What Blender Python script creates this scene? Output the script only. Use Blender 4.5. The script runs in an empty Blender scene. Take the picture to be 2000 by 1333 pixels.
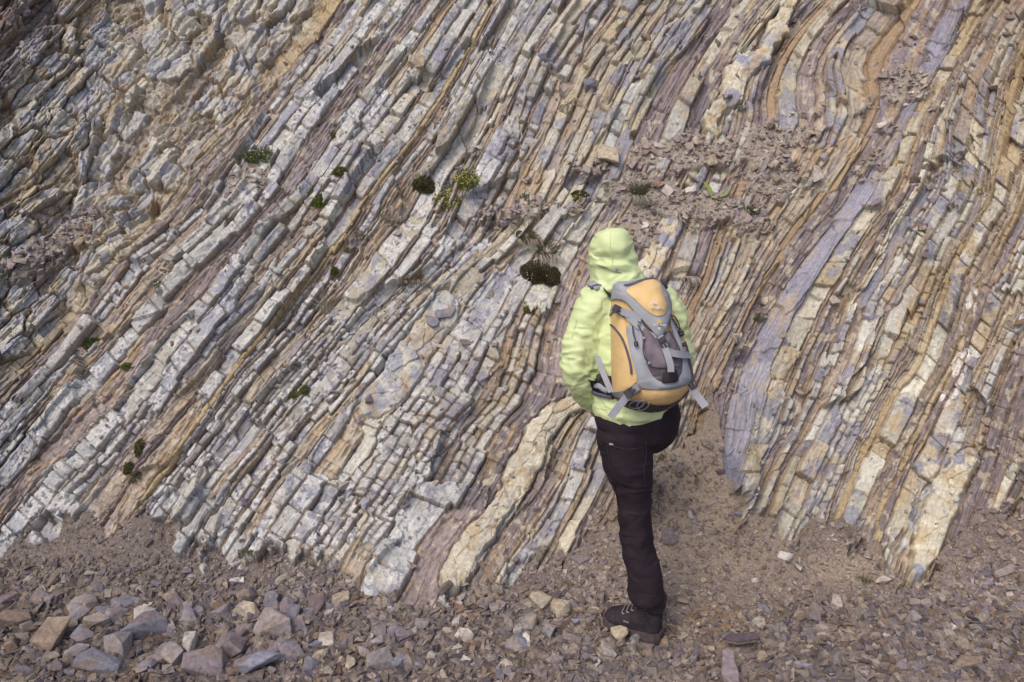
import bpy, bmesh, math, random
import numpy as np
from mathutils import Vector, Matrix, Quaternion

SC = bpy.context.scene
COL = SC.collection
random.seed(7)
RNG = np.random.default_rng(11)

# ------------------------------------------------------------------ camera
CAM_H, PITCH, LENS = 2.02, math.radians(14.0), 28.0
FPX = 2000.0 * LENS / 36.0
cam_d = bpy.data.cameras.new("camera")
cam_d.lens = LENS
cam_d.sensor_width = 36.0
cam_d.clip_start, cam_d.clip_end = 0.05, 500.0
cam = bpy.data.objects.new("camera", cam_d)
cam.location = (0, 0, CAM_H)
cam.rotation_euler = (math.pi / 2 - PITCH, 0, 0)
COL.objects.link(cam)
SC.camera = cam

# ------------------------------------------------------------------ sky, sun, exposure
SUN_EL, SUN_AZ = math.radians(52), math.radians(215)
world = bpy.data.worlds.new("World")
SC.world = world
world.use_nodes = True
wn, wl = world.node_tree.nodes, world.node_tree.links
wn.clear()
sky = wn.new("ShaderNodeTexSky")
sky.sky_type = 'NISHITA'
sky.sun_disc = False
sky.sun_elevation = SUN_EL
sky.sun_rotation = SUN_AZ
sky.air_density, sky.dust_density, sky.ozone_density = 1.0, 3.0, 1.0
bg = wn.new("ShaderNodeBackground")
bg.inputs[1].default_value = 0.15
wo = wn.new("ShaderNodeOutputWorld")
tint = wn.new("ShaderNodeVectorMath")
tint.operation = 'MULTIPLY'
tint.inputs[1].default_value = (1.05, 0.972, 0.965)      # thin warm cloud in front of the blue
wl.new(sky.outputs[0], tint.inputs[0])
wl.new(tint.outputs[0], bg.inputs[0])
wl.new(bg.outputs[0], wo.inputs[0])
sun_d = bpy.data.lights.new("sun", 'SUN')
sun_d.energy = 1.25
sun_d.angle = math.radians(35)
sun_d.color = (1.0, 0.92, 0.74)
sun = bpy.data.objects.new("sun", sun_d)
sv = Vector((math.sin(SUN_AZ) * math.cos(SUN_EL), math.cos(SUN_AZ) * math.cos(SUN_EL), math.sin(SUN_EL)))
sun.rotation_euler = sv.to_track_quat('Z', 'Y').to_euler()
sun.location = sv * 30
COL.objects.link(sun)
SC.view_settings.view_transform = 'Standard'
SC.view_settings.look = 'None'
SC.view_settings.exposure = 0.25
SC.view_settings.gamma = 1.0


# ------------------------------------------------------------------ small helpers
def tag(o, label=None, cat=None, group=None, kind=None):
    if label: o["label"] = label
    if cat: o["category"] = cat
    if group: o["group"] = group
    if kind: o["kind"] = kind
    return o


def link(name, me, parent=None, mat=None):
    o = bpy.data.objects.new(name, me)
    COL.objects.link(o)
    if mat is not None and me is not None and not me.materials:
        me.materials.append(mat)
    if parent is not None:
        o.parent = parent
        o.matrix_parent_inverse = Matrix.Translation(-Vector(parent.location)) if parent.parent is None else parent_world_inv(parent)
    return o


def parent_world_inv(p):
    m = Matrix.Identity(4)
    while p is not None:
        m = m @ Matrix.Translation(-Vector(p.location)) if p.parent is None else m
        p = p.parent
    return m


def empty(name, loc):
    o = bpy.data.objects.new(name, None)
    o.location = loc
    o.empty_display_size = 0.1
    COL.objects.link(o)
    return o


def pydata(name, v, f, smooth=False):
    me = bpy.data.meshes.new(name)
    me.from_pydata([tuple(p) for p in v], [], [tuple(q) for q in f])
    if smooth:
        me.shade_smooth()
    me.update()
    return me


def from_bm(name, bm, smooth=False):
    me = bpy.data.meshes.new(name)
    bm.to_mesh(me)
    bm.free()
    if smooth:
        me.shade_smooth()
    return me


def evaluated(o):
    dg = bpy.context.evaluated_depsgraph_get()
    dg.update()
    me = bpy.data.meshes.new_from_object(o.evaluated_get(dg))
    return me


def fast_mesh(name, co, quads, attrs=None, smooth=True):
    """numpy arrays -> mesh. quads (n,4) or tris (n,3)."""
    me = bpy.data.meshes.new(name)
    k = quads.shape[1]
    me.vertices.add(len(co))
    me.vertices.foreach_set("co", np.ascontiguousarray(co, dtype=np.float32).ravel())
    me.loops.add(quads.size)
    me.loops.foreach_set("vertex_index", np.ascontiguousarray(quads, dtype=np.int32).ravel())
    me.polygons.add(len(quads))
    me.polygons.foreach_set("loop_start", np.arange(0, quads.size, k, dtype=np.int32))
    me.update(calc_edges=True)
    if smooth:
        me.shade_smooth()
    else:
        me.shade_flat()
    for nm, (typ, arr) in (attrs or {}).items():
        a = me.attributes.new(nm, typ, 'POINT')
        a.data.foreach_set("color" if typ == 'FLOAT_COLOR' else "vector", np.ascontiguousarray(arr, dtype=np.float32).ravel())
    return me


# ------------------------------------------------------------------ numpy noise
def h2(i, j, seed=0):
    i = np.asarray(i).astype(np.int64)
    j = np.asarray(j).astype(np.int64)
    n = (i * 374761393 + j * 668265263 + np.int64(seed) * 2147483647 + 1013904223) & 0xFFFFFFFF
    n = ((n ^ (n >> 13)) * 1274126177) & 0xFFFFFFFF
    n = ((n ^ (n >> 16)) * 2246822519) & 0xFFFFFFFF
    n = n ^ (n >> 15)
    return (n & 0xFFFFFF).astype(np.float32) / np.float32(16777216.0)


def vnoise(x, y, seed=0):
    xi, yi = np.floor(x), np.floor(y)
    fx, fy = (x - xi).astype(np.float32), (y - yi).astype(np.float32)
    fx = fx * fx * (3 - 2 * fx)
    fy = fy * fy * (3 - 2 * fy)
    a, b = h2(xi, yi, seed), h2(xi + 1, yi, seed)
    c, d = h2(xi, yi + 1, seed), h2(xi + 1, yi + 1, seed)
    return (a + (b - a) * fx) * (1 - fy) + (c + (d - c) * fx) * fy


def fbm(x, y, seed=0, oct=4, gain=0.5):
    s, amp, tot = 0, 1.0, 0.0
    for o in range(oct):
        s = s + amp * vnoise(x * 2 ** o + 17.3 * o, y * 2 ** o - 9.1 * o, seed + o * 7)
        tot += amp
        amp *= gain
    return s / tot


def voronoi(x, y, seed=0):
    xi, yi = np.floor(x), np.floor(y)
    f1 = np.full(x.shape, 9.0, np.float32)
    f2 = np.full(x.shape, 9.0, np.float32)
    cid = np.zeros(x.shape, np.float32)
    dx1 = np.zeros(x.shape, np.float32)
    dy1 = np.zeros(x.shape, np.float32)
    for a in (-1, 0, 1):
        for b in (-1, 0, 1):
            cx, cy = xi + a, yi + b
            dx = (x - (cx + 0.1 + 0.8 * h2(cx, cy, seed))).astype(np.float32)
            dy = (y - (cy + 0.1 + 0.8 * h2(cx, cy, seed + 1))).astype(np.float32)
            d = np.maximum(np.abs(dx) * 1.0, np.abs(dy)) * 0.6 + 0.4 * np.sqrt(dx * dx + dy * dy)
            c = h2(cx, cy, seed + 2)
            near = d < f1
            f2 = np.where(near, f1, np.minimum(f2, d))
            f1 = np.where(near, d, f1)
            cid = np.where(near, c, cid)
            dx1 = np.where(near, dx, dx1)
            dy1 = np.where(near, dy, dy1)
    return f1, f2 - f1, cid, dx1, dy1


def sstep(a, b, x):
    t = np.clip((x - a) / (b - a), 0, 1)
    return t * t * (3 - 2 * t)


# ------------------------------------------------------------------ base surface: ground running into the rock slope
SLOPE = math.tan(math.radians(59))


def base_z(X, Y):
    yb = 3.42 + 0.10 * np.sin(X * 1.1 + 0.6) - 0.0105 * np.clip(X, -3.5, 3.5) ** 2 * np.sign(-X)
    yb = yb - 1.05 * np.clip(np.abs(X + .1) - 2.15, 0, 1.6) ** 1.3  # flanking spurs, added beyond the frame sides to shade the edges
    t = Y - yb
    r = 0.13
    q = np.clip(t / r, -30, 30)
    z = SLOPE * r * np.where(t / r > 30, t / r, np.log1p(np.exp(q)))
    z = z + np.clip(Y - 2.2, 0, None) * 0.03
    z = z + 0.22 * np.exp(-(((X + 1.7) / 1.1) ** 2 + ((Y - 1.7) / 0.55) ** 2))      # mound of coarse scree, near left
    z = z + 0.30 * np.exp(-(((X - 0.95) / 0.33) ** 2 + ((Y - 3.72) / 0.42) ** 2))   # sandy fan in the gully
    return z


CP, SP = math.cos(PITCH), math.sin(PITCH)


def ray(px, py):
    a = (np.asarray(px, dtype=np.float64) - 1000.0) / FPX
    b = (np.asarray(py, dtype=np.float64) - 666.5) / FPX
    return a, CP - b * SP, -SP - b * CP


def hit_base(px, py):
    dx, dy, dz = ray(px, py)
    lo = np.full(np.shape(dx + dy), 0.3)
    hi = np.full(np.shape(dx + dy), 30.0)
    for _ in range(44):
        m = 0.5 * (lo + hi)
        f = (CAM_H + m * dz) - base_z(m * dx, m * dy)
        up = f > 0
        lo = np.where(up, m, lo)
        hi = np.where(up, hi, m)
    m = 0.5 * (lo + hi)
    return m * dx, m * dy, CAM_H + m * dz, m


def axis(a, b, step, far_a, far_b, grow=1.1):
    core = np.arange(a, b + step, step)
    lo, hi, s = [], [], step
    p = core[0]
    while p > far_a:
        s = min(s * grow, 8 if a - 420 < p < b + 420 else 40)
        p -= s
        lo.append(p)
    s, p = step, core[-1]
    while p < far_b:
        s = min(s * grow, 8 if a - 420 < p < b + 420 else 40)
        p += s
        hi.append(p)
    return np.array(lo[::-1] + list(core) + hi)


STEP = 1.5
gx = axis(-60, 2060, STEP, -2000, 5400)
gy = axis(-40, 1366, STEP, -1000, 2900)
NX, NY = len(gx), len(gy)
PX, PY = np.meshgrid(gx, gy)
BX, BY, BZ, BT = hit_base(PX, PY)
e = 0.01
nzx = (base_z(BX + e, BY) - base_z(BX - e, BY)) / (2 * e)
nzy = (base_z(BX, BY + e) - base_z(BX, BY - e)) / (2 * e)
nl = np.sqrt(nzx ** 2 + nzy ** 2 + 1)
NXv, NYv, NZv = -nzx / nl, -nzy / nl, 1 / nl
PXf, PYf = PX.astype(np.float32), PY.astype(np.float32)

# ------------------------------------------------------------------ bedding: traced guide curves, one x(y) each
GUIDES = [
    [(620, -1000), (330, -250), (120, 0), (0, 130), (-200, 330), (-500, 640), (-1000, 1140), (-1500, 1700)],
    [(1200, -1000), (560, -180), (400, 0), (250, 180), (120, 330), (0, 440), (-150, 580), (-400, 830), (-800, 1250), (-1000, 1500)],
    [(1400, -1000), (700, -40), (640, 40), (547, 169), (483, 247), (416, 335), (360, 420), (307, 470), (247, 520), (190, 580), (100, 680), (0, 780), (-150, 930), (-400, 1180), (-650, 1450)],
    [(1550, -1000), (870, -100), (790, 0), (700, 116), (600, 254), (522, 390), (441, 480), (398, 518), (338, 570), (247, 660), (160, 750), (70, 850), (-10, 940), (-150, 1100), (-300, 1270), (-450, 1450)],
    [(1600, -1000), (940, -100), (870, 0), (802, 81), (745, 155), (678, 250), (600, 370), (543, 440), (483, 518), (441, 585), (370, 659), (282, 765), (197, 864), (100, 965), (30, 1060), (-60, 1180), (-250, 1450)],
    [(1650, -1000), (1030, -100), (957, 28), (876, 166), (816, 261), (752, 349), (689, 441), (651, 477), (600, 545), (540, 630), (480, 705), (437, 761), (355, 878), (262, 1000), (180, 1120), (-30, 1450)],
    [(1800, -1000), (1190, -80), (1105, 49), (1048, 123), (1015, 190), (995, 240), (960, 305), (935, 350), (895, 450), (832, 539), (779, 583), (723, 630), (670, 691), (596, 793), (564, 832), (497, 920), (440, 1000), (385, 1090), (300, 1210), (150, 1450)],
    [(1950, -1000), (1330, -90), (1265, 0), (1172, 134), (1120, 240), (1075, 330), (1040, 400), (985, 470), (902, 550), (864, 599), (758, 733), (691, 810), (631, 899), (560, 1000), (500, 1090), (420, 1210), (290, 1450)],
    [(2100, -1000), (1500, -90), (1440, 0), (1385, 74), (1341, 141), (1302, 211), (1278, 275), (1235, 370), (1190, 440), (1155, 520), (1130, 590), (1110, 660), (1105, 740), (1092, 788), (1047, 828), (1019, 875), (987, 942), (948, 1002), (894, 1069), (859, 1144), (820, 1220), (700, 1450)],
    [(2250, -1000), (1710, -90), (1650, -10), (1596, 42), (1550, 105), (1530, 152), (1520, 200), (1530, 240), (1500, 310), (1470, 370), (1440, 440), (1413, 536), (1370, 610), (1320, 700), (1290, 790), (1265, 860), (1240, 950), (1190, 1050), (1130, 1150), (970, 1450)],
    [(2320, -1000), (1800, -90), (1730, 40), (1688, 92), (1678, 141), (1695, 169), (1702, 197), (1691, 240), (1667, 282), (1628, 338), (1582, 405), (1533, 469), (1480, 560), (1430, 660), (1390, 740), (1360, 810), (1330, 880), (1310, 960), (1280, 1050), (1100, 1450)],
    [(2420, -1000), (1920, -100), (1850, 40), (1822, 102), (1780, 195), (1745, 260), (1700, 335), (1670, 395), (1615, 455), (1560, 540), (1526, 600), (1485, 680), (1460, 760), (1442, 864), (1417, 910), (1396, 974), (1360, 1060), (1200, 1450)],
    [(2500, -1000), (2010, -100), (1940, 40), (1900, 116), (1878, 169), (1850, 247), (1840, 310), (1830, 363), (1808, 398), (1769, 450), (1723, 536), (1690, 589), (1677, 641), (1653, 705), (1628, 765), (1593, 828), (1547, 899), (1510, 980), (1470, 1060), (1420, 1160), (1290, 1450)],
    [(2600, -1000), (2100, -100), (2010, 60), (1975, 170), (1955, 293), (1947, 353), (1942, 388), (1917, 441), (1878, 500), (1843, 564), (1811, 649), (1797, 694), (1772, 740), (1744, 785), (1709, 853), (1680, 920), (1650, 1000), (1610, 1100), (1570, 1200), (1460, 1450)],
    [(2800, -1000), (2300, -100), (2160, 200), (2090, 380), (2040, 500), (1995, 606), (1959, 677), (1931, 737), (1892, 830), (1870, 900), (1830, 984), (1804, 1073), (1775, 1130), (1740, 1220), (1640, 1450)],
    [(3300, -1000), (2800, -100), (2600, 300), (2450, 560), (2330, 800), (2220, 1050), (2120, 1300), (2070, 1450)],
]
fy = np.arange(-1000, 2620, 4.0)
ker = np.exp(-0.5 * (np.arange(-9, 10) / 3.6) ** 2)
ker /= ker.sum()
gcur = []
for g in GUIDES:
    g = sorted(g, key=lambda p: p[1])
    xv = np.interp(fy, [p[1] for p in g], [p[0] for p in g])
    sl = (g[-1][0] - g[-2][0]) / (g[-1][1] - g[-2][1])
    xv = np.where(fy > g[-1][1], g[-1][0] + (fy - g[-1][1]) * sl, xv)
    xv = np.convolve(np.pad(xv, 9, mode='edge'), ker, 'valid')
    gcur.append(xv)
gcur = np.array(gcur)
for k in range(1, len(gcur)):
    gcur[k] = np.maximum(gcur[k], gcur[k - 1] + 14)
row500 = np.argmin(abs(fy - 500))
GW = gcur[:, row500] * 0.80
gcur_at = lambda y: np.array([np.interp(y, fy, c) for c in gcur])


def w_at(x, y):
    gxk = gcur_at(y)
    if x <= gxk[0]: return GW[0] + (x - gxk[0]) * 0.7
    if x >= gxk[-1]: return GW[-1] + (x - gxk[-1]) * 0.8
    return float(np.interp(x, gxk, GW))


W0 = np.empty(PX.shape, np.float32)
for r in range(NY):
    gxk = gcur_at(gy[r])
    wv = np.interp(gx, gxk, GW)
    wv = np.where(gx < gxk[0], GW[0] + (gx - gxk[0]) * 0.7, wv)
    wv = np.where(gx > gxk[-1], GW[-1] + (gx - gxk[-1]) * 0.8, wv)
    W0[r] = wv
PHI = math.radians(55)
U0 = (PXf * math.cos(PHI) - PYf * math.sin(PHI)).astype(np.float32)
# second joint coordinate follows the gentler dip on the left and the steeper one on the right
lean = sstep(200, 1800, PXf)
ang = math.radians(46) + lean * math.radians(17)
U0 = (PXf * np.cos(ang) - PYf * np.sin(ang)).astype(np.float32) * 0.5 + U0 * 0.5

WW = W0 + (fbm(U0 / 170, W0 / 44, 3, 3) - 0.5) * 11 + (fbm(U0 / 16, W0 / 9, 5, 2) - 0.5) * 2.6

q1, q2, qc, qx, qy = voronoi(U0 / 120 + (fbm(PXf / 60, PYf / 60, 33, 2) - .5) * .5, W0 / 62, 35)
WW = WW + (qc - .5) * 13 * sstep(.0, .03, q2)          * (1 - np.exp(-((W0 - w_at(1026, 912)) / 50) ** 2))          # small faults break the layers
del q1, q2, qx, qy

# ------------------------------------------------------------------ beds
LIME, SHALE, OCHRE, BLUE, DARK, SAND = range(6)
KEY = [  # point on the bed, thickness, kind
    (700, 116, 27, LIME), (640, 300, 24, LIME), (802, 81, 27, LIME), (957, 28, 9, OCHRE), (975, 20, 8, SHALE), (1105, 49, 24, LIME), (899, 465, 24, LIME),
    (810, 690, 56, LIME), (980, 905, 44, DARK), (1026, 912, 50, LIME), (1080, 912, 34, SHALE), (1130, 905, 30, LIME),
    (1413, 536, 16, LIME), (1440, 520, 14, SHALE), (1533, 469, 34, SAND), (1586, 520, 34, BLUE), (1628, 518, 42, LIME),
    (1700, 560, 17, BLUE), (1728, 540, 24, LIME), (1843, 564, 11, OCHRE), (1785, 560, 26, LIME), (1825, 560, 12, SHALE),
    (1959, 700, 30, LIME), (2030, 640, 30, DARK), (441, 585, 24, LIME), (547, 169, 22, DARK), (1300, 211, 17, LIME), (1190, 100, 26, LIME),
    (1660, 560, 20, DARK), (1900, 560, 20, SHALE), (1470, 560, 26, SHALE),
]
iv = []
for (x, y, t, k) in KEY:
    c = w_at(x, y)
    iv.append((c - t / 2, c + t / 2, k))
iv.sort()
bw, bt, bkey = [], [], []
pos = -4500.0
rr = random.Random(21)

w_mid_ = w_at(1000, 740)
w_far_ = w_at(1640, 520)


def rand_bed(wc):
    """thickness, kind for a bed at stratigraphic position wc"""
    if wc < w_at(300, 480) - 30:
        return rr.choice([22, 30, 38, 46]), rr.choice([LIME, LIME, LIME, SHALE, OCHRE])
    if wc < w_at(700, 440):
        k = rr.choices([LIME, SHALE, OCHRE, DARK, BLUE], [19, 4, .8, .6, 0])[0]
    elif wc < w_at(1105, 740):
        k = rr.choices([LIME, SHALE, OCHRE, DARK, BLUE], [15, 5, 1.0, 1.2, 0])[0]
    elif wc < w_at(1560, 540):
        k = rr.choices([LIME, SHALE, OCHRE, DARK, SAND], [9, 8, 1.2, 1.6, 1.2])[0]
    else:
        k = rr.choices([LIME, SHALE, OCHRE, DARK, BLUE], [14, 5, 1.0, 1.6, 1.0])[0]
    if k == LIME: t = rr.choice([11, 14, 18, 22, 26, 30, 38])
    elif k == OCHRE: t = rr.choice([4, 5, 6])
    elif k == BLUE: t = rr.choice([10, 14, 20])
    else: t = rr.choice([5, 7, 8, 10, 13, 17, 22])
    return t * (1.25 if wc < w_mid_ else 1.5 if wc < w_far_ else 2.0), k


while pos < 5200:
    nxt = next((q for q in iv if q[1] > pos + 0.01), None)
    if nxt and pos >= nxt[0] - 3.5:
        bw.append(pos); bt.append(nxt[2]); bkey.append(True)
        pos = nxt[1]
        continue
    t, k = rand_bed(pos)
    if bt and bt[-1] == k == LIME and rr.random() < 0.38:
        k = SHALE; t = rr.choice([4, 5, 7])
    if nxt:
        t = min(t, max(3.0, nxt[0] - pos))
    bw.append(pos); bt.append(k); bkey.append(False)
    pos += t
bw.append(pos)
bw = np.array(bw, np.float32)
bt = np.array(bt)
NB = len(bt)
bth = np.diff(bw)
brnd = lambda lo, hi: RNG.uniform(lo, hi, NB).astype(np.float32)
PAL = {
    LIME: [(.51, .49, .41), (.54, .54, .50), (.46, .43, .345), (.51, .525, .52), (.56, .555, .48), (.45, .45, .43)],
    SHALE: [(.31, .265, .225), (.34, .30, .25), (.28, .245, .22), (.37, .33, .27)],
    OCHRE: [(.40, .325, .20), (.43, .365, .25), (.36, .29, .18)],
    BLUE: [(.265, .265, .32), (.24, .24, .295), (.29, .285, .325)],
    DARK: [(.235, .20, .205), (.265, .225, .22), (.21, .185, .195)],
    SAND: [(.36, .275, .18), (.33, .25, .17)],
}
NSEG, NSUB = 16, 4
seg_len = RNG.uniform(150, 420, NB).astype(np.float32)
seg_off = RNG.uniform(0, 400, NB).astype(np.float32)
t_tab = np.zeros((NB, NSEG, NSUB), np.int8)
n_tab = np.ones((NB, NSEG), np.int8)
base_t = np.zeros((NB, NSEG, NSUB), np.float32)
sp_t = np.zeros((NB, NSEG, NSUB), np.float32)
ramp_t = np.zeros((NB, NSEG, NSUB), np.float32)
col_t = np.zeros((NB, NSEG, NSUB, 3), np.float32)
w_left, w_mid, w_right = w_at(700, 440), w_at(1105, 740), w_at(1560, 540)
u = RNG.uniform
fix_i = {int(np.searchsorted(bw, w_at(*q_), side='right') - 1) for q_ in [(1026, 912), (980, 905), (1628, 518), (700, 116), (802, 81), (899, 465), (1105, 49)]}
slab_i = int(np.searchsorted(bw, w_at(1590, 520), side='right') - 1)
big = int(np.searchsorted(bw, w_at(810, 690), side='right') - 1)
for i in range(NB):
    for g_ in range(NSEG):
        k0, thick = int(bt[i]), float(bth[i])
        if k0 in (BLUE, SAND): ns = 1
        elif k0 == DARK: ns = rr.choice([1, 1, 2]) if thick > 10 else 1
        elif thick > 34: ns = rr.choice([1, 2, 2, 3, 3, 4])
        elif thick > 19: ns = rr.choice([1, 1, 1, 2, 2, 3])
        elif thick > 11: ns = rr.choice([1, 1, 1, 2])
        else: ns = 1
        if i == big:
            u_here = (g_ + .5) * seg_len[i] - 1800 - seg_off[i]
            ns = 1 if -180 < u_here < 120 else 3
        n_tab[i, g_] = ns
        if i in fix_i: n_tab[i, g_] = ns = 1
        for s_ in range(NSUB):
            k = k0
            r_ = rr.random()
            if k0 == LIME:
                if r_ < (.08 if bkey[i] else .18) or (ns > 1 and r_ < .36): k = SHALE if rr.random() < .93 or thick > 10 else OCHRE
            elif k0 == SHALE:
                if not bkey[i] and r_ < .30 and thick / ns > 6: k = LIME
                elif r_ < .38: k = DARK
            elif k0 == OCHRE and not bkey[i]:
                if r_ < .35: k = SHALE
            if (i == big and ns == 1) or (i in fix_i and (k0 == DARK or rr.random() < .93)): k = k0
            if k0 == BLUE and not (i == slab_i and 3 <= g_) and r_ < .62: k = rr.choice([SHALE, SHALE, LIME, DARK])
            th_ = thick / ns
            t_tab[i, g_, s_] = k
            if k == LIME: base_t[i, g_, s_] = u(.000, .026); sp_t[i, g_, s_] = max(24, th_ * u(1.2, 4.6))
            elif k == SHALE: base_t[i, g_, s_] = u(-.012, .010); sp_t[i, g_, s_] = u(22, 70)
            elif k == OCHRE: base_t[i, g_, s_] = u(-.006, .014); sp_t[i, g_, s_] = u(20, 60)
            elif k == BLUE: base_t[i, g_, s_] = u(-.004, .012); sp_t[i, g_, s_] = u(70, 170)
            elif k == DARK: base_t[i, g_, s_] = u(-.014, .002); sp_t[i, g_, s_] = u(50, 140)
            else: base_t[i, g_, s_] = u(-.02, -.008); sp_t[i, g_, s_] = 300
            ramp_t[i, g_, s_] = u(.018, .034) if k == BLUE else u(-.012, .016) if k == LIME else u(-.01, .01)
            pal = PAL[k]
            c_ = np.array(pal[rr.randrange(len(pal))])
            col_t[i, g_, s_] = c_ * u(.86, 1.12) * (.93 if k == LIME else 1.07)
base_t[bw[:-1] > w_far_] *= 1.5
bskew = RNG.uniform(-.45, .45, NB * 4 + 8).astype(np.float32)

BI0 = np.clip(np.searchsorted(bw, WW.ravel(), side='right').reshape(WW.shape) - 1, 0, NB - 1)
SG = np.clip(np.floor((U0 + 1800 + seg_off[BI0] + (vnoise(WW / 5, U0 / 60, 43) - .5) * 24) / seg_len[BI0]), 0, NSEG - 1).astype(np.int32)
NSP = n_tab[BI0, SG].astype(np.float32)
TH = bth[BI0] / NSP
sub_f = (WW - bw[BI0]) / TH
SB = np.clip(np.floor(sub_f), 0, NSP - 1).astype(np.int32)
WL = (sub_f - SB) * TH
WN = WL / TH - 0.5
DW = np.maximum(np.minimum(WL, TH - WL), 0)
TY = t_tab[BI0, SG, SB]
SPC = sp_t[BI0, SG, SB]
BBASE = base_t[BI0, SG, SB]
BRAMP = ramp_t[BI0, SG, SB]
BI = BI0 * 4 + SB                       # identity of a bed (or of a leaf of a split bed)
uj = U0 / SPC + bskew[BI] * WN * TH / SPC + (vnoise(PXf / 31, PYf / 31, 41) - .5) * 3 / SPC + BI * 0.37 + SG * 5
kk = np.floor(uj)
dl = kk + 0.15 + 0.7 * h2(kk, BI, 9)
up = uj >= dl
bid = np.where(up, kk + 1, kk)
lo = (bid - 1) + 0.15 + 0.7 * h2(bid - 1, BI, 9)
hi = bid + 0.15 + 0.7 * h2(bid, BI, 9)
DU = (np.minimum(uj - lo, hi - uj) * SPC).astype(np.float32)
UN = ((uj - lo) / (hi - lo) - 0.5).astype(np.float32)
R1, R2, R3, R4, R5, R6 = [h2(bid + SG * 97, BI, s) for s in (21, 22, 23, 24, 25, 26)]
del uj, kk, dl, up, lo, hi

isL = (TY == LIME).astype(np.float32)
isS = ((TY == SHALE) | (TY == DARK)).astype(np.float32)
isO = (TY == OCHRE).astype(np.float32)
isB = (TY == BLUE).astype(np.float32)
isSd = (TY == SAND).astype(np.float32)

# masks: where scree / rubble covers the rock, and where the rock is massive and broken (upper left)
CONTACT = [(-1300, 1180), (-300, 1120), (0, 1078), (60, 1088), (180, 1030), (250, 992), (330, 1035), (400, 1095), (600, 1108), (690, 1162), (860, 1176), (1000, 1132), (1090, 1068), (1180, 1012), (1215, 965),
           (1290, 890), (1350, 838), (1392, 785), (1412, 900), (1432, 985), (1500, 1012), (1680, 1062), (1770, 1130), (1800, 1130), (1880, 1025), (2000, 992), (2400, 1010), (3300, 1100)]
yc = np.interp(gx, [p[0] for p in CONTACT], [p[1] for p in CONTACT])[None, :].astype(np.float32)
wob = (fbm(PXf / 45, PYf / 45, 61, 4) - .5)
CD = PYf - yc + wob * 120 + (fbm(PXf / 13, PYf / 13, 67, 3) - .5) * 40 + (h2(bid, BI, 71) - .5) * 30 + (h2(BI, SG, 73) - .5) * 44      # >0 : below the foot of the face
MG = sstep(-16, 12, CD)
led = np.zeros(PX.shape, np.float32)
for (ex, ey, ra, rb, an, am) in [(1300, 300, 150, 30, -8, 1.0), (1440, 290, 170, 40, -14, 1.0), (1330, 395, 150, 42, 6, 1.0), (1250, 430, 70, 60, 0, .9), (1500, 350, 90, 70, -20, .8), (1070, 405, 150, 30, -10, .75),
                                  (880, 330, 90, 22, -8, .55), (1590, 220, 80, 30, -10, .7), (505, 350, 45, 45, 0, .8), (1720, 330, 70, 40, -20, .6), (1750, 180, 120, 45, -20, .7), (1460, 430, 60, 40, 0, .8), (700, 480, 40, 14, -30, .5), (95, 480, 150, 40, -25, .75), (1420, 700, 26, 60, 30, .5), (1840, 340, 60, 30, -20, .6)]:
    ca, sa = math.cos(math.radians(an)), math.sin(math.radians(an))
    dx, dy = PXf - ex, PYf - ey
    q = ((dx * ca + dy * sa) / ra) ** 2 + ((-dx * sa + dy * ca) / rb) ** 2
    led = np.maximum(led, am * np.exp(-q * 0.7))
ML = sstep(.44, .74, led + wob * 0.9 - (R1 - .5) * .55 * isL - BBASE * 8 * isL + (fbm(PXf / 16, PYf / 16, 63, 3) - .5) * .5)
MG = np.maximum(MG, ML * 0.999)
wl1 = gcur[2]
left_d = (np.interp(gy, fy, wl1).astype(np.float32)[:, None] - PXf)
MM = sstep(-10, 90, left_d + wob * 120)

# ---- heights (metres along the surface normal)
H = BBASE * (0.55 + 0.9 * fbm(U0 / 120, W0 / 60, 81, 2))
blk = (R1 - .5) * np.where(TY == LIME, .030, np.where(TY == OCHRE, .018, .015)) * np.clip(TH / 14, .5, 1.6)
gone = (R2 > 0.90) & (TY == LIME)
blk = np.where(gone, -.022 - .02 * R3, blk)
H = H + blk
H = H + (R3 - .5) * UN * np.where(TY == LIME, .034, .012) + (R4 - .5) * WN * np.where(TY == LIME, .030, .010) * np.clip(TH / 16, .5, 1.5)
H = H + BRAMP * WN * np.clip(TH / 20, .4, 2)
# shale laminae: thin, long, broken
lam = fbm(WW / 2.6, U0 / 38 + R5 * 9, 91, 2, .6) - .5
lam2 = fbm(WW / 5.5 + R4 * 5, U0 / 24, 93, 2) - .5
H = H + (isS * .024 + isO * .008 + isL * .0045 + isB * .012) * lam + isS * .020 * lam2
# chips and facets
f1, fe, fc, fdx, fdy = voronoi(U0 / 17 + wob, WW / 10, 101)
H = H + ((fc - .5) * .006 + (h2((fc * 65521).astype(np.int64), 3, 7) - .5) * fdx * .011 + (h2((fc * 65521).astype(np.int64), 5, 7) - .5) * fdy * .011) * (isL * 1.0 + isS * .5 + isO * .5 + isB * .15)
crack = sstep(.07, .0, fe) * (fc > .55)
H = H - crack * .006 * (isL + isS * .4)
# grooves between beds and at joints, rounded edges
gd = .006 + .016 * vnoise(U0 / 40, BI * 3.1, 111)
H = H - gd * sstep(2.2, .5, DW) * (1 - .6 * isB)
H = H - np.where(TY == LIME, .016, np.where(TY == SHALE, .006, .010)) * sstep(2.1, .4, DU) * (.3 + R6) * (1 - .8 * isB)
H = H - (.004 * np.exp(-DW / 1.8) + .003 * np.exp(-DU / 1.8)) * isL
H = H + (fbm(PXf / 9, PYf / 9, 121, 3) - .5) * .007 + (fbm(PXf / 3.4, PYf / 3.4, 127, 2) - .5) * .0035 * (1 - .6 * isB)
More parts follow.
